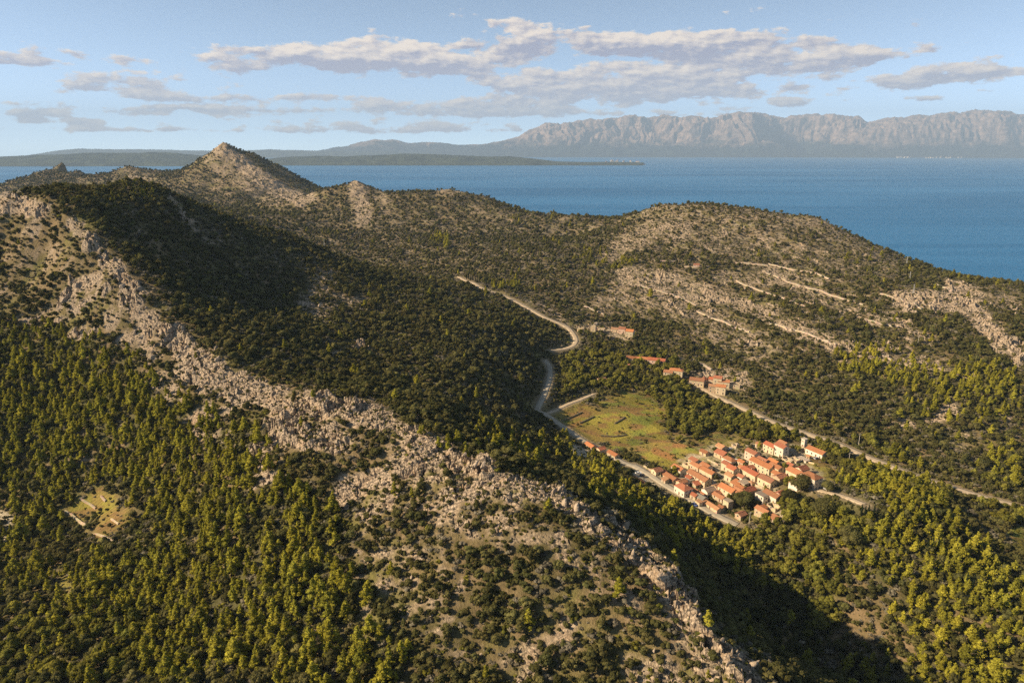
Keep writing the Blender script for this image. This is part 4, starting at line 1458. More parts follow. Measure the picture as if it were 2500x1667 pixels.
def R1(x, y): return 1540 + x / 11.2, 1060 + y / 11.2
def R2(x, y): return 1700 + x / 11.2, 1050 + y / 11.2
def R3(x, y): return 1860 + x / 9.8, 1050 + y / 9.8
def R4(x, y): return 1640 + x / 8.4, 1150 + y / 8.4
def R5(x, y): return 1520 + x / 7.84, 760 + y / 7.84
def R6(x, y): return 1380 + x / 11.76, 780 + y / 11.76
def R8(x, y): return 1300 + x / 6.53, 950 + y / 6.53


V = 'houses of the main village'
U = 'houses along the upper track'
HOUSES = [
    (R1(1315, 850), 9.5, 6.0, 4.6, 'a', 'g', 'white', 'o', 'white house with clean orange roof standing alone beside the green meadow', 1),
    (R1(1870, 1070), 18, 6.5, 5.6, 'a', 'g', 'cream', 'o', 'longest orange roofed two storey house on the street side of the village', 2),
    (R2(330, 1050), 12, 5.6, 5.2, 'a', 'g', 'cream', 'o', 'cream house right behind the longest street side house', 1),
    (R2(275, 910), 8, 5.5, 4.6, 'a', 'g', 'white', 'o', 'white house with orange roof at the upper end of the double terrace', 0),
    (R1(1800, 790), 9, 5, 4.0, 'a', 'g', 'stone', 'o', 'low stone house between the meadow edge and the double terrace', 0),
    (R1(1715, 665), 7, 3.5, 3.0, 'a', 'm', 'stone', 'r', 'narrow red lean-to roof at the meadow end of the village', 0),
    (R1(720, 965), 6.5, 6.0, 3.2, 'p', 'g', 'cream', 'r', 'small red roofed house with lit gable facing the car park', 0),
    (R1(875, 1010), 4.5, 4.5, 2.6, 'p', 'g', 'stone', 'r', 'little red roofed annex tucked behind the car park gable house', 0),
    (R1(1105, 1140), 11, 6.0, 3.0, 'a', 'g', 'stone', 'o', 'long low orange roof next to the car park exit', 0),
    (R1(940, 1215), 4.2, 3.2, 2.6, 'a', 'm', 'stone', 'b', 'small dull orange shed at the roadside below the car park', 0),
    (R1(300, 1220), 17, 5.0, 2.6, 'a', 'g', 'stone', 'o', 'long bright orange shed roof among trees left of the car park', 0),
    (R1(1400, 1230), 7, 5.0, 3.6, 'p', 'g', 'cream', 'o', 'orange roofed half of the crosswise building near the hip roof', 0),
    (R1(1640, 1180), 9, 5.0, 3.6, 'p', 'f', 'white', 'g', 'crosswise building with flat grey roof and shaded window row', 0),
    (R1(1615, 1115), 5, 4.2, 4.2, 'a', 'g', 'stone', 'r', 'small red roof behind the flat grey roofed building', 0),
    (R1(1450, 1395), 10, 8.0, 5.0, 'a', 'h', 'white', 'r', 'white house with square red hip roof beside the street', 1),
    (R1(1810, 1300), 4.6, 3.6, 2.6, 'p', 'm', 'stone', 'r', 'tiny red annex under the end of the longest house', 0),
    (R4(565, 385), 10, 4.6, 3.0, 'a', 'g', 'stone', 'o', 'narrow orange roof just right of the red hip roof', 0),
    (R4(790, 320), 10, 6.0, 4.4, 'p', 'g', 'white', 'g', 'crosswise house with grey stone roof and white lit gable', 0),
    (R4(960, 270), 7, 6.0, 4.4, 'p', 'g', 'stone', 'b', 'brownish red roof joined to the grey roofed crosswise house', 0),
    (R4(1160, 315), 12, 7.0, 6.0, 'a', 'g', 'cream', 'o', 'tall orange roofed house above the great oak tree', 1),
    (R4(1375, 370), 8, 7.0, 5.4, 'a', 'g', 'cream', 'o', 'lower twin of the tall house above the great oak', 0),
    (R4(1590, 360), 9, 5.0, 3.4, 'p', 'g', 'stone', 'r', 'dull red crosswise roof at the right end of the oak row', 0),
    (R4(1420, 310), 6, 4.5, 5.2, 'a', 'g', 'stone', 'o', 'orange rear roof peeping over the twin houses', 0),
    (R4(965, 390), 6, 5.0, 3.4, 'p', 'g', 'stone', 'r', 'dark red roof in the yard left of the tall oak house', 0),
    (R4(980, 480), 9, 4.5, 2.8, 'a', 'g', 'stone', 'o', 'low orange roof in the garden left of the great oak', 0),
    (R4(470, 470), 5, 4.0, 3.0, 'a', 'g', 'stone', 'r', 'small reddish roof at the street below the hip roof', 0),
    (R4(610, 510), 7, 5.5, 3.0, 'a', 'g', 'stone', 'g', 'grey brown mottled roof at the street edge', 0),
    (R4(600, 600), 6.5, 4.4, 2.8, 'p', 'f', 'stone', 'b', 'flat brown roofed block standing directly on the street', 0),
    (R4(830, 680), 13, 4.0, 2.4, 'a', 'g', 'stone', 'b', 'long narrow rusty roof beside the lower street', 0),
    (R4(1020, 715), 4, 3.2, 2.4, 'a', 'g', 'stone', 'o', 'tiny orange hut between long rusty roof and oak', 0),
    (R4(1870, 775), 9, 5.0, 4.0, 'a', 'g', 'stone', 'o', 'lone orange roofed house on the lower right village corner', 0),
    (R4(1895, 725), 3.4, 3.0, 4.0, 'p', 'm', 'stone', 'o', 'small orange wing behind the lower right corner house', 0),
    (R4(1425, 850), 6, 5.0, 2.4, 'p', 'g', 'stone', 'r', 'low red roof just below the great oak tree', 0),
    (R4(1860, 475), 7, 6.0, 6.0, 'a', 'f', 'white', 'g', 'pale two storey house with flat grey roof and outside stair', 0),
    (R4(2070, 445), 11, 6.0, 5.0, 'a', 'g', 'white', 'o', 'white walled orange roof just behind the flat grey house', 0),
    (R4(2235, 425), 5.5, 5.0, 4.0, 'p', 'g', 'stone', 'r', 'small dark red roof at the right edge of oak woods', 0),
    (R4(2100, 950), 5, 4.0, 2.4, 'a', 'm', 'stone', 'o', 'orange lean-to half hidden by trees, lowest in the village', 0),
    (R4(1160, 590), 5, 4.4, 5.2, 'a', 'f', 'cream', 'g', 'tall cream tower house touching the left side of the oak', 0),
    (R2(710, 560), 9, 8.0, 3.0, 'a', 'g', 'stone', 'r', 'big bright red roof at the far left corner of the village', 0),
    (R2(690, 395), 7, 6.0, 3.4, 'a', 'g', 'stone', 'b', 'old brownish roof behind the big bright red one', 0),
    (R2(230, 555), 6.5, 4.6, 2.4, 'a', 'g', 'stone', 'o', 'isolated orange roof at the meadow edge behind trees', 0),
    (R2(910, 745), 9.5, 6.0, 4.2, 'a', 'h', 'white', 'o', 'white house with orange hip roof in the village centre', 0),
    (R2(845, 870), 6.5, 5.0, 5.0, 'a', 'g', 'cream', 'r', 'two storey house with short red roof under the hip roof', 0),
    (R2(1000, 1005), 7, 6.0, 7.0, 'a', 'g', 'cream', 'r', 'tallest narrow house in the village centre with red roof', 1),
    (R2(935, 1210), 6.5, 5.0, 4.2, 'a', 'g', 'cream', 'b', 'cream house with brown mossy roof below the tallest house', 0),
    (R2(1235, 1255), 5, 4.6, 3.4, 'a', 'g', 'white', 'r', 'small white walled house with bright red roof at the centre', 0),
    (R2(1540, 570), 9.5, 6.0, 6.4, 'a', 'g', 'pink', 'r', 'two storey house with pink gable wall and red roof', 1),
    (R2(1810, 885), 18, 7.0, 6.0, 'a', 'g', 'cream', 'o', 'largest long orange roofed house in the middle of the village', 2),
    (R2(1825, 800), 8, 5.0, 5.0, 'a', 'g', 'stone', 'r', 'red roof just behind the largest long house', 0),
    (R2(1500, 1110), 14, 6.2, 5.0, 'a', 'g', 'cream', 'r', 'long house with two roof hatches on its reddish roof', 2),
    (R2(1455, 1000), 6, 5.0, 4.2, 'p', 'g', 'stone', 'r', 'dark red crosswise roof at the back of the hatch house', 0),
    (R2(1270, 1010), 5, 4.0, 3.4, 'a', 'g', 'stone', 'o', 'small orange roof left of the dark red crosswise roof', 0),
    (R2(1950, 1300), 11, 7.0, 4.4, 'a', 'g', 'cream', 'r', 'broad house with dull red roof and row of dark windows', 0),
    (R2(1090, 1430), 6, 5.0, 2.4, 'a', 'm', 'stone', 'o', 'low orange shed above the yard tree in the centre', 0),
    (R2(1320, 1430), 7, 6.0, 2.8, 'p', 'f', 'stone', 'g', 'low building with flat grey concrete roof in the centre', 0),
    (R2(1510, 1420), 3.2, 3.2, 2.2, 'a', 'h', 'stone', 'b', 'tiny square hut with yellowish roof in the gardens', 0),
    (R2(1245, 840), 5.4, 4.0, 3.0, 'a', 'g', 'stone', 'o', 'small orange roof below the pink gabled house', 0),
    (R2(1720, 350), 4.2, 3.6, 2.8, 'a', 'g', 'stone', 'o', 'small orange hut by the upper yard of the village', 0),
    (R2(2050, 365), 10, 6.0, 6.0, 'a', 'g', 'cream', 'r', 'red roofed house joined to the tall white stepped house', 0),
    (R3(480, 330), 9, 6.5, 8.0, 'a', 'g', 'white', 'r', 'tall white three storey house at the top of the village', 1),
    (R3(520, 250), 7, 5.0, 7.4, 'a', 'g', 'stone', 'o', 'orange roofed wing behind the tall white three storey house', 0),
    (R3(1320, 455), 14, 7.0, 4.0, 'a', 'g', 'white', 'o', 'wide low orange roof at the upper right village edge', 0),
    (R3(1130, 605), 2.6, 2.4, 2.0, 'a', 'g', 'stone', 'o', 'tiny orange garden hut in front of the wide low roof', 0),
    (R3(1000, 665), 8, 5.0, 1.8, 'a', 'f', 'white', 'w', 'low shelter with pale flat sheet roof on the grass', 0),
    (R3(695, 800), 5, 4.2, 3.2, 'a', 'g', 'stone', 'r', 'small red roof below the roofless ruins', 0),
    (R3(290, 725), 8, 4.2, 3.6, 'a', 'g', 'stone', 'o', 'stepped orange roof behind the largest long house', 0),
    (R3(345, 845), 9.5, 6.0, 5.0, 'a', 'g', 'cream', 'o', 'orange roof joined to the right end of the largest house', 0),
    (R3(970, 905), 7.5, 6.0, 4.0, 'p', 'g', 'cream', 'r', 'house with lit gable and dark red roof on the right side', 0),
    (R3(815, 980), 11, 7.0, 4.6, 'a', 'g', 'cream', 'o', 'yellowish house with orange roof next to the balcony house', 0),
    (R3(1200, 1055), 11, 8.0, 8.0, 'a', 'h', 'white', 'o', 'tall white house with balconies on the right village edge', 0),
    (R3(850, 1265), 8.5, 7.0, 2.4, 'p', 'g', 'white', 'r', 'low white gabled house with red roof above the round oak', 0),
    (R3(440, 1080), 8, 6.0, 4.0, 'p', 'g', 'stone', 'r', 'dark red crosswise roof in shade by the right gardens', 0),
    (R3(380, 1025), 7, 5.0, 4.2, 'a', 'g', 'stone', 'o', 'orange roof behind the shaded dark red crosswise roof', 0),
    (R8(925, 880), 9.5, 5.0, 2.6, 'a', 'g', 'stone', 'o', 'long orange farm roof at the end of the straight field road', 0),
    (R8(1095, 925), 6, 5.0, 3.6, 'p', 'g', 'cream', 'r', 'farm house with lit gable below the straight field road', 0),
    (R8(1290, 1010), 10, 5.0, 2.4, 'a', 'g', 'stone', 'o', 'orange barn roof between field road and dark trees', 0),
]
UPPER = [
    (R5(195, 850), 13, 6.5, 5.0, 'r', 'g', 'cream', 'o', 'leftmost house of the long terrace on the upper track', 0),
    (R5(330, 872), 8, 6.5, 4.6, 'r', 'g', 'cream', 'o', 'second house of the long terrace, partly behind a round tree', 0),
    (R5(480, 890), 13, 7.0, 5.6, 'r', 'g', 'cream', 'o', 'third house of the long terrace with plain cream front', 1),
    (R5(655, 908), 18, 7.5, 6.4, 'r', 'g', 'pink', 'r', 'tallest end house of the long terrace with pink gable', 1),
    (R5(325, 940), 13, 5.5, 2.4, 'r', 'g', 'stone', 'o', 'low orange roof in front of the long terrace', 0),
    (R5(140, 1010), 5, 5.0, 2.4, 'r', 'h', 'white', 'r', 'small red pavilion roof in trees below the long terrace', 0),
    (R5(880, 1140), 9, 7.0, 6.0, 'r', 'g', 'cream', 'o', 'lower half of the two part manor among trees', 0),
    (R5(1030, 1125), 13, 7.5, 7.0, 'r', 'h', 'cream', 'o', 'taller half of the two part manor with upper window row', 1),
    (R5(1430, 1280), 14, 8.0, 5.2, 'r', 'g', 'stone', 'o', 'left house of the track-side cluster above the pale bank', 0),
    (R5(1565, 1300), 7, 5.0, 2.6, 's', 'g', 'stone', 'r', 'open red carport roof in the track-side cluster', 0),
    (R5(1735, 1285), 8, 6.0, 5.4, 'r', 'g', 'stone', 'r', 'middle rear house of the track-side cluster', 0),
    (R5(1830, 1255), 8, 6.5, 8.0, 'r', 'g', 'cream', 'r', 'tall rear house of the track-side cluster', 0),
    (R5(1940, 1330), 11, 6.5, 5.0, 'r', 'g', 'cream', 'o', 'right rear house of the track-side cluster', 0),
    (R5(1745, 1400), 9, 6.0, 6.4, 'r', 'g', 'stone', 'b', 'dull roofed stone house at the front of the cluster', 0),
    (R5(1890, 1410), 9, 6.5, 7.4, 'r', 'g', 'cream', 'o', 'front right house of the cluster with lit wall', 1),
    (R6(1645, 240), 8, 7.0, 5.0, 'r', 'g', 'pink', 'r', 'upper red roofed house at the end of the valley road', 0),
    (R6(1860, 310), 9, 8.0, 8.0, 'r', 'g', 'cream', 'o', 'tall orange roofed house beside the valley road ruins', 0),
    (R6(1440, 250), 9, 6.0, 3.6, 'r', 'g', 'stone', 'b', 'low pale roofed house near the valley road ruins', 0),
    ((1701, 645), 8.5, 6.0, 3.2, 'r', 'g', 'pink', 'r', 'tiny red roofed cabin high on the domed hill', 0),
    ((1468, 923), 9, 6.0, 3.6, 'p', 'g', 'stone', 'b', 'lonely farm hut in the woods between the two lanes', 0),
]
for (p, L, W, h, ax, roof, wl, rc, lab, ch) in HOUSES:
    house(p[0], p[1], L, W, h, ax, roof, wl, rc, lab, group=V, chimney=ch, cat='house' if h > 2.5 else 'shed', name='stone_house' if h > 2.5 else 'tiled_shed')
for (p, L, W, h, ax, roof, wl, rc, lab, ch) in UPPER:
    house(p[0], p[1], L, W, h, ax, roof, wl, rc, lab, group=U, chimney=ch, cat='house', name='stone_house')
RUINS = [
    (R1(1560, 780), 6, 5, 2.6, 'a', 'roofless grey stone walls beside the narrow red lean-to'),
    (R4(2095, 680), 7, 5, 4.0, 'a', 'roofless cream ruin at the edge of the oak wood'),
    (R2(1080, 330), 5, 4, 4.0, 'a', 'small pale ruin under trees at the back of the village'),
    (R3(930, 380), 6, 5, 3.2, 'a', 'stone ruin left of the white transformer tower foot'),
    (R3(1060, 400), 6, 5, 3.6, 'p', 'pale ruin between tower and wide low orange roof'),
    (R3(640, 640), 8, 5, 3.4, 'a', 'left one of two roofless houses with dark interiors'),
    (R3(790, 640), 7, 5, 3.4, 'a', 'right one of two roofless houses with dark interiors'),
    (R6(440, 215), 7, 6, 6.0, 'r', 'roofless stone gable at the turn of the valley road'),
    (R6(815, 150), 6, 5, 9.0, 'r', 'tall narrow ruin standing above the valley road'),
    (R6(1030, 260), 9, 6, 4.0, 'r', 'low ruined walls on the bank beside the valley road'),
    (R5(2150, 1390), 10, 7, 3.4, 'r', 'tumbled pale walls at the right of the track-side cluster'),
]
for (p, L, W, h, ax, lab) in RUINS:
    house(p[0], p[1], L, W, h, ax, 'ruin', 'stone', 'o', lab, cat='ruin', name='stone_ruin', group='roofless ruins')

# white transformer tower
def tower():
    x, y = cast(*R3(1025, 190), 6.8)
    z = float(ground(x, y)[0])
    root = bpy.data.objects.new('transformer_tower', None)
    COL.objects.link(root)
    root.location = (x, y, z)
    root.rotation_euler = (0, 0, AX_A)
    tag(root, 'white windowless transformer tower rising from trees above the village', 'tower')
    b = MB()
    b.box(-1.4, 1.4, -1.4, 1.4, -2, 6.6)
    b.box(-1.65, 1.65, -1.65, 1.65, 5.7, 5.9)
    link('wall', b.mesh('wall', [WM['white']]), root)
    b = MB()
    b.slab([(-1.8, -1.8, 6.85), (1.8, -1.8, 6.85), (1.8, 1.8, 6.85), (-1.8, 1.8, 6.85)], .24)
    link('roof', b.mesh('roof', [RM['w']]), root)
    o = link('door', DOOR_M, root)
    o.location = (0, -1.5, .1)
    b = MB()
    b.box(-.5, .5, -1.56, -1.5, 4.6, 5.1, 1)
    b.box(-.6, .6, -1.54, -1.5, 4.5, 4.6, 0)
    link('vent', b.mesh('vent', [M_FRAME, M_GLASS]), root)
    FOOT.append((x, y, 2.5, 2.5, 0))


tower()


# balconies of the tall white house, church-like fittings are left to the walls
# ------------------------------------------------------------------ dry stone walls and terraces
def stone_wall(pts, h, th, label, name='dry_stone_wall', mat=None, group=None):
    xy = smooth_line([cast(*p) for p in pts], 2.0)
    z = ground(xy[:, 0], xy[:, 1])
    d = np.gradient(xy, axis=0)
    d /= np.linalg.norm(d, axis=1)[:, None]
    n = np.stack((-d[:, 1], d[:, 0]), 1)
    rnd = random.Random(len(xy) * 31 + int(pts[0][0]))
    hh = np.array([h * rnd.uniform(.8, 1.1) for _ in xy])
    A = np.column_stack((xy + n * th / 2, z - 1))
    B = np.column_stack((xy + n * th / 2, z + hh))
    C = np.column_stack((xy - n * th / 2, z + hh))
    D = np.column_stack((xy - n * th / 2, z - 1))
    b = MB()
    for i in range(len(xy) - 1):
        for P, Q in ((A, B), (B, C), (C, D)):
            b.poly([P[i], Q[i], Q[i + 1], P[i + 1]])
    b.poly([A[0], B[0], C[0], D[0]])
    b.poly([A[-1], B[-1], C[-1], D[-1]])
    for i in range(0, len(xy) - 1, 4):
        FOOT.append((xy[i, 0], xy[i, 1], 5.0, th / 2 + 1.2, math.atan2(d[i, 1], d[i, 0])))
    tag(link(name, b.mesh(name, [mat or WM['stone']])), label, 'stone wall', group, 'thing')


TG = 'terrace walls in the lower left clearing'
D_ = lambda *q: [(a * S, b * S) for a, b in q]
stone_wall(D_((150, 1178), (170, 1190), (190, 1204), (203, 1212)), 1.3, .9, 'longest pale terrace wall on the left edge of the clearing', group=TG)
stone_wall(D_((185, 1148), (205, 1158), (220, 1168)), 1.0, .8, 'upper terrace wall crossing the top of the clearing', group=TG)
stone_wall(D_((232, 1140), (243, 1152)), 1.0, .8, 'short terrace wall at the right top of the clearing', group=TG)
stone_wall(D_((210, 1222), (240, 1232), (262, 1240)), .9, .8, 'broken terrace wall along the bottom of the clearing', group=TG)
stone_wall(D_((255, 1190), (272, 1202)), .8, .7, 'faint terrace wall at the right side of the clearing', group=TG)
stone_wall([R1(350, 905), R1(500, 1000), R1(640, 1080), R1(820, 1180)], 1.1, .5, 'cream wall along the upper side of the car park', name='garden_wall')
stone_wall([R3(985, 725), R3(1120, 770), R3(1255, 822)], 1.0, .5, 'pale garden wall on the grass at the right of the ruins', name='garden_wall')
stone_wall([R2(310, 800), R2(450, 870), R2(600, 960)], 1.2, .5, 'garden wall between the double terrace and central houses', name='garden_wall')
stone_wall([R4(1680, 300), R4(1850, 370), R4(2040, 360)], 1.2, .5, 'garden wall below the broad dull red roof', name='garden_wall')
HG = 'pale terrace walls on the scrubby right hillside'
M_LIM = wall_mat('limestone_wall', (0.36, 0.29, 0.215), (0.47, 0.385, 0.29), .6)
for q, lab in ((((1875, 647), (1940, 660), (1985, 668), (2024, 682)), 'long pale terrace wall right of the hill cabin, uppermost of the row'), (((1871, 668), (1932, 690), (1997, 711)), 'terrace wall second from the top right of the hill cabin'),
               (((1798, 686), (1878, 720), (1966, 751)), 'long slanting terrace wall below and right of the hill cabin'), (((1985, 705), (2050, 724), (2108, 743)), 'terrace wall left of the right hand cliffs'),
               (((1668, 652), (1705, 654), (1740, 652)), 'short terrace wall just under the tiny red hill cabin'), (((1591, 637), (1625, 640), (1652, 639)), 'level terrace wall left of the hill cabin'),
               (((1794, 640), (1840, 647), (1875, 651)), 'terrace wall just right of the hill cabin'), (((1427, 750), (1455, 763), (1478, 774)), 'terrace wall above the valley road ruins'),
               (((1690, 872), (1715, 890), (1737, 905)), 'terrace wall climbing behind the track-side cluster'), (((2272, 693), (2300, 703), (2325, 711)), 'short wall on top of the right hand cliffs'),
               (((2100, 778), (2145, 790), (2186, 801)), 'terrace wall left of the pale pole under the cliffs'), (((2150, 718), (2205, 735), (2250, 756)), 'wall along the top edge of the left cliff end'),
               (((2080, 836), (2130, 856), (2182, 880)), 'terrace wall just above the right hand pine belt'), (((1880, 790), (1960, 815), (2040, 850)), 'long terrace wall halfway between hill cabin and gravel track'),
               (((1700, 760), (1760, 785), (1830, 812)), 'terrace wall in the middle of the stony hillside'), (((1560, 700), (1640, 722), (1700, 745)), 'terrace wall across the bare stony field of the hillside')):
    stone_wall(q, 1.5, 1.9, lab, name='terrace_wall', mat=M_LIM, group=HG)
FG = 'dark field walls across the meadow'
M_DKW = wall_mat('mossy_stone', (0.12, 0.10, 0.06), (0.18, 0.15, 0.09))
stone_wall([R8(440, 520), R8(600, 460), R8(790, 375)], .9, 1.2, 'mossy field wall nearest the field lane', name='field_wall', mat=M_DKW, group=FG)
stone_wall([R8(750, 545), R8(860, 500), R8(980, 440)], .9, 1.2, 'mossy field wall in the middle of the meadow', name='field_wall', mat=M_DKW, group=FG)
stone_wall([R8(1310, 550), R8(1400, 500), R8(1470, 450)], .9, 1.2, 'mossy field wall at the right side of the meadow', name='field_wall', mat=M_DKW, group=FG)
stone_wall([R8(1090, 745), R8(1300, 760), R8(1500, 735)], .9, 1.2, 'mossy field wall along the lower end of the meadow', name='field_wall', mat=M_DKW, group=FG)


# ------------------------------------------------------------------ power poles
def pole(px, py, h, label, lattice=False):
    x, y = cast(px, py)
    z = float(ground(x, y)[0])
    nm = 'lattice_pylon' if lattice else 'utility_pole'
    root = bpy.data.objects.new(nm, None)
    COL.objects.link(root)
    root.location = (x, y, z)
    root.rotation_euler = (0, 0, .5)
    tag(root, label, 'power pole', 'power poles on the slopes')
    b = MB()
    if lattice:
        r = .75
        for sx in (-1, 1):
            for sy in (-1, 1):
                b.tube((sx * r, sy * r, -.5), (sx * .18, sy * .18, h), .10, .08, 4)
        n = 7
        for k in range(n):
            a, c = k / n, (k + 1) / n
            ra, rc = r + (.18 - r) * a, r + (.18 - r) * c
            for s in (-1, 1):
                b.tube((-ra, s * ra, a * h), (rc, s * rc, c * h), .05, .05, 3)
                b.tube((s * ra, ra, a * h), (s * rc, -rc, c * h), .05, .05, 3)
    else:
        b.tube((0, 0, -1), (0, 0, h), .2, .13, 7)
    link('post', b.mesh('post', [M_METAL if lattice else M_POLE]), root)
    a = MB()
    a.box(-1.3, 1.3, -.08, .08, h - .9, h - .72)
    if lattice:
        a.box(-1.0, 1.0, -.08, .08, h - 2.2, h - 2.05)
    link('crossarm', a.mesh('crossarm', [M_METAL if lattice else M_POLE]), root)
    for s in (-1.1, 0, 1.1):
        i = MB()
        i.tube((s, 0, h - .72), (s, 0, h - .35), .09, .06, 6)
        link('insulator', i.mesh('insulator', [M_FRAME]), root)


M_POLE = mat_noise('grey_wood', (0.42, 0.38, 0.32), (0.52, 0.47, 0.40), 2.0)
pole(2240, 844, 11, 'pale pole on the scrub slope nearest the pines under the cliffs')
pole(2229, 719, 11, 'lattice pylon between shrubs left of the right hand cliffs', True)
pole(2220, 687, 12, 'lattice pylon just below the skyline of the domed hill', True)
pole(2213, 647, 13, 'lattice pylon standing on the skyline against the sea', True)
pole(792, 602, 12, 'lone pole on the skyline of the dark wooded slope', True)
pole(2071, 1134, 9, 'wooden pole right of the village under the gravel track')
pole(2096, 1085, 9, 'wooden pole beside the gravel track')
pole(1917, 1058, 9, 'wooden pole above the village by the gravel track bend')
pole(1400, 1118, 8, 'lamp-like pole at the small yard by the field road')
pole(1829, 1278, 8, 'wooden pole at the lower end of the village street')


# ------------------------------------------------------------------ cars
def car_meshes(paint):
    b = MB()
    prof = [(-2.0, .35), (-2.05, .75), (-1.75, .92), (-1.15, .98), (1.05, .98), (1.6, .9), (2.0, .78), (2.05, .4), (1.9, .28), (-1.9, .28)]
    for s in (-1, 1):
        b.poly([(x, s * .82, z) for x, z in (prof if s > 0 else prof[::-1])])
    for i in range(len(prof)):
        (x0, z0), (x1, z1) = prof[i], prof[(i + 1) % len(prof)]
        b.poly([(x0, -.82, z0), (x1, -.82, z1), (x1, .82, z1), (x0, .82, z0)])
    r = [(-1.7, .95), (-1.1, 1.42), (.35, 1.44), (1.05, .96)]
    b.poly([(-1.1, -.62, 1.44), (.35, -.62, 1.46), (.35, .62, 1.46), (-1.1, .62, 1.44)])
    body = b.mesh('body', [paint])
    g = MB()
    for s in (-1, 1):
        g.poly([(r[0][0], s * .78, r[0][1]), (r[1][0], s * .62, r[1][1]), (r[2][0], s * .62, r[2][1]), (r[3][0], s * .78, r[3][1])])
    g.poly([(r[0][0], -.78, r[0][1]), (r[0][0], .78, r[0][1]), (r[1][0], .62, r[1][1]), (r[1][0], -.62, r[1][1])])
    g.poly([(r[3][0], -.78, r[3][1]), (r[3][0], .78, r[3][1]), (r[2][0], .62, r[2][1]), (r[2][0], -.62, r[2][1])])
    glass = g.mesh('windows', [M_GLASS])
    return body, glass


_w = MB()
_w.tube((0, -.11, 0), (0, .11, 0), .32, .32, 10)
M_TYRE = mat_noise('tyre', (.02, .02, .02), (.03, .03, .03), 3)
WHEEL_M = _w.mesh('wheel', [M_TYRE])
PAINT = {}
for nm, c in (('white', (.75, .74, .72)), ('blue', (.06, .10, .28)), ('silver', (.42, .42, .43)), ('dark', (.04, .04, .045))):
    PAINT[nm] = car_meshes(mat_noise('car_paint_' + nm, c, tuple(k * 1.1 for k in c), .5, .3, spec=.5))


def car(px, py, rz, paint, label):
    x, y = cast(px, py)
    z = float(ground(x, y)[0]) + .1
    root = bpy.data.objects.new('parked_car', None)
    COL.objects.link(root)
    root.location = (x, y, z)
    root.rotation_euler = (0, 0, rz)
    tag(root, label, 'car', 'cars parked in the village')
    link('body', PAINT[paint][0], root)
    link('windows', PAINT[paint][1], root)
    for sx in (-1.25, 1.25):
        for sy in (-.74, .74):
            link('wheel', WHEEL_M, root).location = (sx, sy, .32)
    FOOT.append((x, y, 3, 2, rz))


car(*R2(925, 525), AX_P, 'white', 'white car parked right of the big bright red roof')
car(*R2(1080, 845), AX_P, 'white', 'white car in the shaded yard of the orange hip roof')
car(*R2(1370, 930), AX_P + .3, 'silver', 'silver car in the lane under the largest long house')
car(*R1(210, 1060), AX_P - .4, 'white', 'white car in tree shade at the top of the car park')
car(*R1(300, 1135), AX_P, 'dark', 'dark car parked behind the long shed in the car park')
car(*R3(1300, 690), AX_P, 'silver', 'silver car under the tree right of the pale flat shelter')
car(*R3(1540, 1385), AX_A, 'silver', 'silver car on the lane right of the balcony house')
car(*R4(470, 690), AX_A, 'blue', 'blue car on the street beside the flat brown block')
car(*R5(1575, 1365), AX_R, 'white', 'white car in front of the open red carport')

# ------------------------------------------------------------------ scatter plants and rocks
def in_foot(x, y):
    bad = np.zeros(len(x), bool)
    for fx, fy, l, w, rot in FOOT:
        k = np.nonzero((np.abs(x - fx) < l + w) & (np.abs(y - fy) < l + w) & ~bad)[0]
        if len(k) == 0:
            continue
        c, s = math.cos(rot), math.sin(rot)
        dx, dy = x[k] - fx, y[k] - fy
        u, v = dx * c + dy * s, -dx * s + dy * c
        bad[k[(np.abs(u) < l) & (np.abs(v) < w)]] = True
    return bad


_slope = (ZG - CAM_Z) / GR
_run = np.maximum.accumulate(_slope, axis=0)


def seen(x, y, z, top=6.0):
    a = np.clip(np.round((np.arctan2(x, y) - A0) / (A1 - A0) * (NA - 1)).astype(int), 0, NA - 1)
    d = np.hypot(x, y)
    r = np.clip((np.log(d / RAD0) / math.log(RAD1 / RAD0) * (NR - 1)).astype(int) - 6, 0, NR - 1)
    return (z + top - CAM_Z) / d > _run[r, a] - 0.012


def jitter_grid(y0, y1, cell, slope=0.86, margin=45):
    ys = np.arange(y0, y1, cell)
    out = []
    for k, yy in enumerate(ys):
        w = slope * yy + margin
        xs = np.arange(-w, w, cell) + (k % 2) * cell / 2
        out.append(np.stack((xs, np.full_like(xs, yy)), 1))
    p = np.concatenate(out)
    p += RNG.uniform(-.48, .48, p.shape) * cell
    return p[:, 0], p[:, 1]


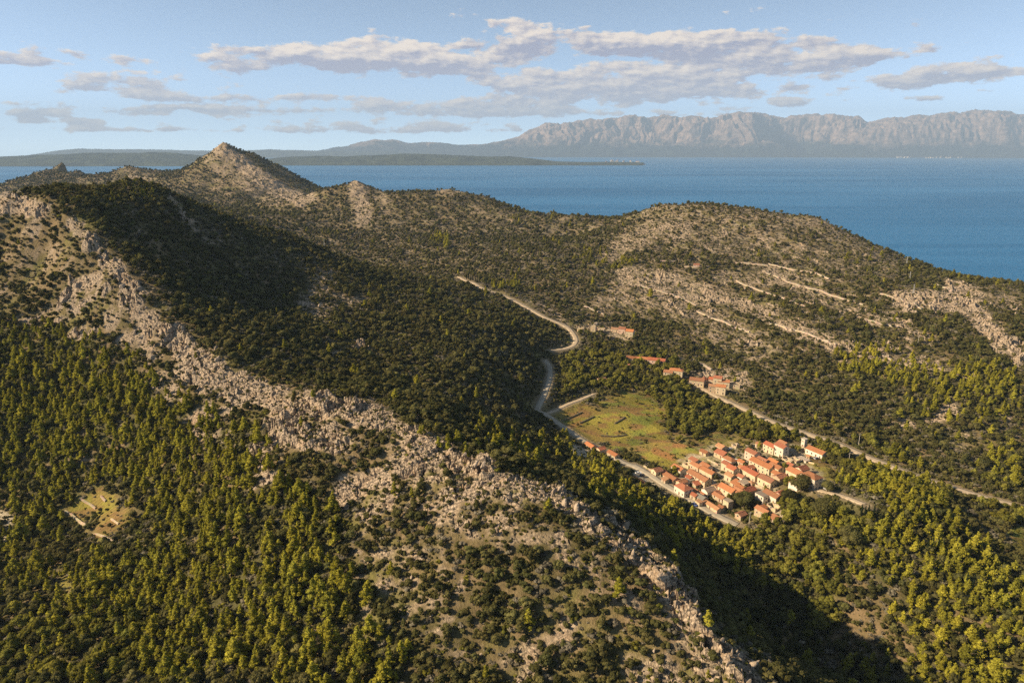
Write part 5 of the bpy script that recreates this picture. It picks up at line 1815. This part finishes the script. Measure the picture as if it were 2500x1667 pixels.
def gather():
    X, Y, K, SCL, = [], [], [], []
    for y0, y1, cell, sc in ((95, 420, 2.35, .84), (420, 760, 2.9, 1.0), (760, 1250, 4.0, 1.2), (1250, 2900, 6.6, 1.75)):
        x, y = jitter_grid(y0, y1, cell)
        z = ground(x, y)
        ok = (z > 6) & seen(x, y, z)
        x, y, z = x[ok], y[ok], z[ok]
        m = masks(x, y, z)
        rd, _ = road_near(x, y)
        n = len(x)
        patch = fbm(x / 26.0, y / 26.0, 3, 210)
        p2 = fbm(x / 8.0, y / 8.0, 2, 220)
        open_ = np.clip(m['rock'] * (.98 + patch * .5 + p2 * .8) + (patch * .22 + p2 * .22) * (1 - .7 * np.clip(m['lush'] + m['pine'], 0, 1)) - .03, 0, 1)
        dens = np.clip(1.0 - (0.86 - .16 * sstep(500, 900, y)) * open_, 0.20, 1) * (0.97 - 0.12 * sstep(.12, .4, patch))
        dens *= 1 - .87 * np.clip(m['grass'], 0, 1)
        dens *= 1 - .74 * np.clip(m['pale'], 0, 1)
        dens = np.maximum(dens, .0)
        dens *= 1 - .14 * sstep(560, 900, y)
        keep = (RNG.random(n) < dens) & (rd > 2.2 + 1.4 * RNG.random(n)) & ~in_foot(x, y)
        x, y = x[keep], y[keep]
        m = {k_: v_[keep] for k_, v_ in m.items()}
        n = len(x)
        u = RNG.random(n)
        pine = m['pine'] * 0.44 + .005
        lush = np.clip(m['lush'] * .8, 0, 1) * (1 - m['rock'])
        kind = np.full(n, 'shrub', dtype=object)
        tall = RNG.random(n)
        oakp = 0.34 * (1 - m['rock']) * (1 - .6 * np.clip(m['grass'] + m['pale'], 0, 1))
        nearroad = rd[keep] < 10
        pine = np.where(nearroad, 0, pine)
        lush = np.where(nearroad, 0, lush)
        kind[(u > .55) & ~nearroad & (RNG.random(n) < oakp * 1.6)] = 'oak'
        kind[RNG.random(n) < lush * .62] = 'lush'
        kind[RNG.random(n) < pine] = 'pine'
        s = np.where(kind == 'pine', np.clip(RNG.normal(.76, .22, n), .32, 1.4), np.where(kind == 'oak', RNG.uniform(.6, 1.15, n), np.where(kind == 'lush', RNG.uniform(.55, 1.2, n), RNG.uniform(.5, 1.5, n))))
        small = np.clip(m['rock'] + m['grass'] + m['pale'], 0, 1)
        s *= np.where(kind == 'pine', 1.0 - .55 * sstep(150, 205, z[keep]), (1 - .55 * small)) * (sc ** .62)
        X.append(x)
        Y.append(y)
        K.append(kind)
        SCL.append(s)
    return np.concatenate(X), np.concatenate(Y), np.concatenate(K), np.concatenate(SCL)


PX, PY, PK, PS = gather()
PZ = ground(PX, PY)
PU, PV = project(PX, PY, PZ)
DRY = fbm(PX / 45.0, PY / 45.0, 2, 333)


def variant(kind, n, dry=None, dist=None):
    if kind == 'pine':
        return RNG.integers(0, len(PINES), n)
    if kind == 'oak':
        return RNG.integers(0, len(OAKS), n)
    if kind == 'lush':
        return RNG.integers(0, len(LUSHES), n)
    v = RNG.integers(0, 5, n)
    d = (RNG.random(n) < .16 + .5 * sstep(0, .35, dry) + .60 * sstep(560, 1000, dist))
    v[d] = RNG.integers(5, 8, d.sum())
    g = RNG.random(n) < .06
    v[g] = RNG.integers(8, 10, g.sum())
    return v


def region(kind, u, v):
    """who stands where, in words"""
    k = {'pine': 'pine', 'oak': 'holm oak', 'lush': 'broadleaf tree', 'shrub': 'shrub', 'rock': 'limestone block'}[kind]
    look = {'pine': 'yellow-green conical', 'oak': 'dark olive rounded', 'lush': 'mid green full-crowned', 'shrub': 'low dark green', 'rock': 'jagged pale'}[kind]
    crest_x = np.interp(v, [470, 700, 860, 950, 1090, 1235, 1330, 1568], [60, 300, 520, 850, 1110, 1400, 1520, 1730])
    if u < crest_x - 330 and v > 700:
        w, g = ('in the forest of the lower left slope', 'on the lower left slope') if v > 1250 else ('in the sunlit forest under the left cliffs', 'under the left cliffs')
    elif u < crest_x + 15:
        w, g = 'on the stony flank just left of the rocky crest', 'on the stony flank of the crest'
    elif u > 1880 and v > 1080:
        w, g = 'on the wooded knoll right of the village', 'on the wooded knoll'
    elif v > 1200:
        w, g = 'in the shaded ravine right of the rocky crest', 'in the ravine behind the crest'
    elif u < 1330:
        w, g = 'on the dark slope between crest and valley road', 'on the slope above the valley road'
    elif v > 1000 and u < 1900:
        w, g = 'in and around the village', 'around the village'
    else:
        w, g = 'on the scrubby hillside beyond the village', 'on the hillside beyond the village'
    return '%s %s %s' % (look, k, w), '%ss %s' % (k, g)


def individual(kind, i):
    x, y, z, s = PX[i], PY[i], PZ[i], PS[i]
    lab, grp = region(kind, PU[i], PV[i])
    vi = int(PVAR[i])
    if kind == 'shrub':
        o = link('shrub', SHRUBS[vi])
        tag(o, lab if vi < 5 or vi > 7 else lab.replace('low dark green', 'low dry brownish'), 'shrub', grp if vi < 5 or vi > 7 else 'dry ' + grp)
    else:
        cr, tr = {'pine': PINES, 'oak': OAKS, 'lush': LUSHES}[kind][vi]
        o = bpy.data.objects.new({'pine': 'pine_tree', 'oak': 'holm_oak', 'lush': 'broadleaf_tree'}[kind], None)
        COL.objects.link(o)
        link('crown', cr, o)
        link('trunk', tr, o)
        tag(o, lab, {'pine': 'pine tree', 'oak': 'oak tree', 'lush': 'tree'}[kind], grp)
    o.location = (x, y, z - .1)
    o.rotation_euler = (0, 0, PROT[i])
    o.scale = (s * PW[i], s * PW[i], s)


def gn_group():
    g = bpy.data.node_groups.new('scatter', 'GeometryNodeTree')
    g.interface.new_socket('Geometry', in_out='INPUT', socket_type='NodeSocketGeometry')
    g.interface.new_socket('Collection', in_out='INPUT', socket_type='NodeSocketCollection')
    g.interface.new_socket('Geometry', in_out='OUTPUT', socket_type='NodeSocketGeometry')
    N = g.nodes.new
    gi, go = N('NodeGroupInput'), N('NodeGroupOutput')
    ci = N('GeometryNodeCollectionInfo')
    ci.inputs['Separate Children'].default_value = True
    ci.inputs['Reset Children'].default_value = True
    iop = N('GeometryNodeInstanceOnPoints')
    iop.inputs['Pick Instance'].default_value = True
    L = g.links.new

    def attr(nm, ty):
        a = N('GeometryNodeInputNamedAttribute')
        a.data_type = ty
        a.inputs['Name'].default_value = nm
        return [s for s in a.outputs if s.enabled and s.name == 'Attribute'][0]
    L(gi.outputs[0], iop.inputs['Points'])
    L(gi.outputs[1], ci.inputs['Collection'])
    L(ci.outputs[0], iop.inputs['Instance'])
    L(attr('var', 'INT'), iop.inputs['Instance Index'])
    L(attr('rot', 'FLOAT_VECTOR'), iop.inputs['Rotation'])
    L(attr('scl', 'FLOAT_VECTOR'), iop.inputs['Scale'])
    L(iop.outputs[0], go.inputs[0])
    return g


GN = gn_group()


def stuff(name, meshes, pos, rot, scl, var, label=None):
    pc = bpy.data.collections.new('zz_' + name)          # prototypes, not linked to the scene
    for k, parts in enumerate(meshes):
        if isinstance(parts, tuple):
            parts = parts[0]
        o = bpy.data.objects.new('%s_%02d' % (name, k), parts)
        pc.objects.link(o)
    me = bpy.data.meshes.new(name)
    me.vertices.add(len(pos))
    me.vertices.foreach_set('co', pos.astype(np.float32).ravel())
    a = me.attributes.new('rot', 'FLOAT_VECTOR', 'POINT')
    a.data.foreach_set('vector', rot.astype(np.float32).ravel())
    a = me.attributes.new('scl', 'FLOAT_VECTOR', 'POINT')
    a.data.foreach_set('vector', scl.astype(np.float32).ravel())
    a = me.attributes.new('var', 'INT', 'POINT')
    a.data.foreach_set('value', var.astype(np.int32))
    o = link(name, me)
    md = o.modifiers.new('scatter', 'NODES')
    md.node_group = GN
    for it in GN.interface.items_tree:
        if it.in_out == 'INPUT' and it.name == 'Collection':
            md[it.identifier] = pc
    tag(o, label, kind='stuff')
    return o


PVAR = np.zeros(len(PX), int)
PROT = RNG.uniform(0, 2 * np.pi, len(PX))
PW = RNG.uniform(.85, 1.2, len(PX))
for kd in ('pine', 'oak', 'lush', 'shrub'):
    k = np.nonzero(PK == kd)[0]
    PVAR[k] = variant(kd, len(k), DRY[k], PY[k])
    PW[k] *= {'pine': 1.22, 'oak': 1.05, 'lush': 1.0, 'shrub': 1.1}[kd]
SIZE = {'pine': 8.5, 'oak': 5.2, 'lush': 6.6, 'shrub': 3.0}
print('plants', {kd: int((PK == kd).sum()) for kd in SIZE})
inframe = (PU > 4) & (PU < 2348) & (PV > 20) & (PV < 1566) & ((PZ + 2 - CAM_Z) / np.hypot(PX, PY) > _run[np.clip((np.log(np.hypot(PX, PY) / RAD0) / math.log(RAD1 / RAD0) * (NR - 1)).astype(int) - 2, 0, NR - 1),
          np.clip(np.round((np.arctan2(PX, PY) - A0) / (A1 - A0) * (NA - 1)).astype(int), 0, NA - 1)] - .002)
for kd, nm in (('pine', 'pine_trees'), ('oak', 'holm_oaks'), ('lush', 'broadleaf_trees'), ('shrub', 'shrubs')):
    k = np.nonzero(PK == kd)[0]
    app = PS[k] / np.sqrt(PX[k] ** 2 + PY[k] ** 2 + (PZ[k] - CAM_Z) ** 2) * inframe[k]
    order = np.argsort(-app)
    one = k[order[:300]]
    for i in one:
        individual(kd, i)
    rest = k[order[300:]]
    rot = np.stack((RNG.normal(0, .05, len(rest)), RNG.normal(0, .05, len(rest)), PROT[rest]), 1)
    scl = np.stack((PS[rest] * PW[rest], PS[rest] * PW[rest], PS[rest]), 1)
    stuff(nm, {'pine': PINES, 'oak': OAKS, 'lush': LUSHES, 'shrub': SHRUBS}[kd], np.stack((PX[rest], PY[rest], PZ[rest] - .12), 1), rot, scl, PVAR[rest])


def tufts():
    """low cushion plants and dry grass clumps between the rocks"""
    xs, ys = [], []
    for y0, y1, cell in ((110, 330, 1.5), (330, 640, 1.9), (640, 1150, 3.0)):
        x, y = jitter_grid(y0, y1, cell, .8, 10)
        z = ground(x, y)
        ok = (z > 6) & seen(x, y, z, 2.0)
        x, y, z = x[ok], y[ok], z[ok]
        m = masks(x, y, z)
        rd, _ = road_near(x, y)
        op = np.clip(m['rock'] * 1.2 + .12 + fbm(x / 12, y / 12, 2, 610) * .5, .04, .75) * (1 - m['pale']) * (1 - .6 * m['grass'])
        k = (RNG.random(len(x)) < op * .55) & (rd > 1.2) & ~in_foot(x, y)
        xs.append(x[k])
        ys.append(y[k])
    x, y = np.concatenate(xs), np.concatenate(ys)
    n = len(x)
    s = RNG.uniform(.18, .52, n) * (1 + .4 * sstep(600, 900, y))
    var = np.where(RNG.random(n) < .55, RNG.integers(5, 8, n), np.where(RNG.random(n) < .6, RNG.integers(0, 5, n), RNG.integers(8, 10, n)))
    stuff('cushion_plants', SHRUBS, np.stack((x, y, ground(x, y) - .1), 1), np.stack((np.zeros(n), np.zeros(n), RNG.uniform(0, 6.28, n)), 1), np.stack((s * 1.2, s * 1.2, s), 1), var)
    print('tufts', n)


tufts()

# the great oaks, cypresses and other single trees
def tree_at(px, py, proto, name, label, cat, s=1.0, group=None, w=1.0):
    x, y = cast(px, py)
    o = bpy.data.objects.new(name, None)
    COL.objects.link(o)
    link('crown', proto[0], o)
    link('trunk', proto[1], o)
    o.location = (x, y, float(ground(x, y)[0]) - .1)
    o.rotation_euler = (0, 0, px * 1.7 % 6.28)
    o.scale = (s * w, s * w, s)
    tag(o, label, cat, group)


for (p, s, lab) in ((R4(1470, 740), .95, 'great dark oak in the middle of the lower village'), (R3(930, 1480), .95, 'great round oak below the low white gabled house'),
                    (R4(2010, 1080 - 560), .0, ''), ((2010, 1262), 1.0, 'largest round oak at the woodland edge below the village'), ((1925, 1225), .75, 'rounded oak left of the two great woodland oaks'),
                    ((2070, 1330), .95, 'broad oak in the hollow under the pine knoll'), (R2(1800, 190), .8, 'broad dark tree casting shade on the upper village yard'), ((2020, 1200), .6, 'compact oak beside the church lane')):
    if s:
        tree_at(p[0], p[1], BIGOAK[int(p[0]) % 2], 'great_oak', lab, 'oak tree', s)
tree_at(*R6(440, 490), LUSHES[1], 'broadleaf_tree', 'golden round tree beside the bend of the valley road', 'tree', 1.2)
CG = 'cypresses on the wooded knoll'
cy_pts = [(2103 + 7.5 * k + random.uniform(-2, 2), 1262 - 3 + 2.2 * k + random.uniform(-4, 4)) for k in range(9)] + [(2262, 1352), (2275, 1340), (2288, 1346), (2300, 1350), (2356, 1440), (2370, 1452), (2384, 1446), (2376, 1430)]
for (a, b) in cy_pts:
    tree_at(a, b, CYPS[int(a) % 3], 'cypress_tree', 'slim dark cypress in the rows among the knoll pines', 'cypress', random.uniform(.75, 1.05), CG, .8)
tree_at(2005, 1285, CYPS[0], 'cypress_tree', 'single slim cypress beside the largest round oak', 'cypress', 1.0, None, .8)
for k in range(12):
    tree_at(1140 + 4.8 * k + random.uniform(-2, 2), 682 + 1.2 * k + random.uniform(-5, 3), CYPS[k % 3], 'cypress_tree', 'dark cypress in the far clump behind the top of the valley road', 'cypress', random.uniform(.7, 1.1), 'cypresses behind the valley road', .9)

# rocks
def scatter_rocks():
    xs, ys = [], []
    for y0, y1, cell in ((140, 420, 1.5), (420, 800, 2.4), (800, 1400, 5.0)):
        x, y = jitter_grid(y0, y1, cell, .8, 10)
        z = ground(x, y)
        ok = (z > 6) & seen(x, y, z, 2.0)
        x, y, z = x[ok], y[ok], z[ok]
        m = masks(x, y, z)
        rd, _ = road_near(x, y)
        pr = sstep(.4, 1.0, m['rock'] + fbm(x / 9, y / 9, 2, 400) * .5) * .22 * (1 - m['pale']) * (1 - m['grass'])
        k = (RNG.random(len(x)) < pr) & (rd > 2)
        xs.append(x[k])
        ys.append(y[k])
    x, y = np.concatenate(xs), np.concatenate(ys)
    z = ground(x, y)
    n = len(x)
    d = np.sqrt(x ** 2 + y ** 2 + (z - CAM_Z) ** 2)
    s = RNG.lognormal(-.35, .5, n) * np.where(d > 450, 1.35, 1.0)
    s = np.clip(s, .25, 2.6)
    var = RNG.integers(0, len(ROCKS), n)
    rz = math.radians(38) + RNG.normal(0, .35, n)
    rx, ry = RNG.normal(0, .18, n), RNG.normal(.15, .2, n)
    u, v = project(x, y, z)
    vis = (u > 4) & (u < 2348) & (v < 1560)
    order = np.argsort(-(s / d) * vis)
    for i in order[:300]:
        o = link('limestone_rock', ROCKS[int(var[i])])
        lab, grp = region('rock', u[i], v[i])
        tag(o, lab, 'rock', grp)
        o.location = (x[i], y[i], z[i] - .15 * s[i])
        o.rotation_euler = (rx[i], ry[i], rz[i])
        o.scale = (s[i],) * 3
    r = order[300:]
    stuff('loose_rocks', ROCKS, np.stack((x[r], y[r], z[r] - .15 * s[r]), 1), np.stack((rx[r], ry[r], rz[r]), 1), np.repeat(s[r][:, None], 3, 1), var[r])
    print('rocks', n)


scatter_rocks()

# ------------------------------------------------------------------ far shore settlements
def far_town(prof, n, label, seed):
    rng = random.Random(seed)
    k0 = len(prof)
    for i in range(n):
        t = rng.random()
        px = prof[0][0] + (prof[1][0] - prof[0][0]) * t
        py = prof[0][1] + (prof[1][1] - prof[0][1]) * t
        r = pix_ray(px * S, py * S)
        sl_ = -r[2] / r[1]
        q = sl_ ** 2 - 2 * CAM_Z / R_EARTH
        Y = (sl_ - math.sqrt(max(q, 0))) * R_EARTH + rng.uniform(0, 260)
        x = Y * r[0] / r[1]
        z = -(x * x + Y * Y) / (2 * R_EARTH) + rng.uniform(0, 40)
        w, d_, h = rng.uniform(22, 48), rng.uniform(14, 24), rng.uniform(16, 34)
        b = MB()
        b.box(-w / 2, w / 2, -d_ / 2, d_ / 2, -30, h)
        root = link('shore_house', b.mesh('shore_house', [WM['white']]))
        g = MB()
        for s in (-1, 1):
            g.slab([(-w / 2 - .5, 0, h + d_ * .25), (w / 2 + .5, 0, h + d_ * .25), (w / 2 + .5, s * d_ * .54, h), (-w / 2 - .5, s * d_ * .54, h)], .5)
        link('roof', g.mesh('roof', [RM['r']]), root)
        root.location = (x, Y, z)
        root.rotation_euler = (0, 0, rng.uniform(-.3, .3))
        tag(root, label, 'house', 'houses on the far shores')


far_town([(2060, 362.6), (2210, 362.8)], 34, 'pale house of the far town along the mainland shore', 1)
far_town([(1390, 375.4), (1470, 376.2)], 12, 'white house on the low tip of the middle island', 2)

# ------------------------------------------------------------------ boats
def boat(px, py, label):
    r = pix_ray(px, py)
    sl_ = -r[2] / r[1]
    Y = (sl_ - math.sqrt(max(sl_ ** 2 - 2 * CAM_Z / R_EARTH, 0))) * R_EARTH
    x = Y * r[0] / r[1]
    root = bpy.data.objects.new('motor_boat', None)
    COL.objects.link(root)
    root.location = (x, Y, -(x * x + Y * Y) / (2 * R_EARTH))
    root.rotation_euler = (0, 0, .4)
    tag(root, label, 'boat', 'boats on the strait')
    b = MB()
    hull = [(-17, -4.5), (9, -4.5), (15, -2.6), (19, 0), (15, 2.6), (9, 4.5), (-17, 4.5)]
    b.slab([(a, c, 3.6) for a, c in hull], 5.0)
    link('hull', b.mesh('hull', [WM['white']]), root)
    c = MB()
    c.slab([(-11, -3.4, 7.6), (4, -3.0, 7.6), (7, 0, 7.4), (4, 3.0, 7.6), (-11, 3.4, 7.6)], 3.98)
    link('cabin', c.mesh('cabin', [WM['white']]), root)


boat(1943, 392, 'white boat far out under the shaded mountain face')
boat(1877, 394, 'small white boat left of the other one on the strait')

# ------------------------------------------------------------------ haze
def make_haze():
    m = bpy.data.materials.new('haze')
    m.use_nodes = True
    t = NT(m.node_tree)
    pv = t.n('ShaderNodeVolumePrincipled')
    pv.inputs['Color'].default_value = (0.50, 0.69, 0.95, 1)
    pv.inputs['Density'].default_value = HAZE_DENSITY
    pv.inputs['Anisotropy'].default_value = 0.0
    o = t.n('ShaderNodeOutputMaterial')
    t.put(o.inputs['Volume'], pv.outputs[0])
    b = MB()
    b.box(-35500, 35500, -35000, 35500, -1600, 2080)
    tag(link('haze', b.mesh('haze', [m])), kind='stuff')


make_haze()
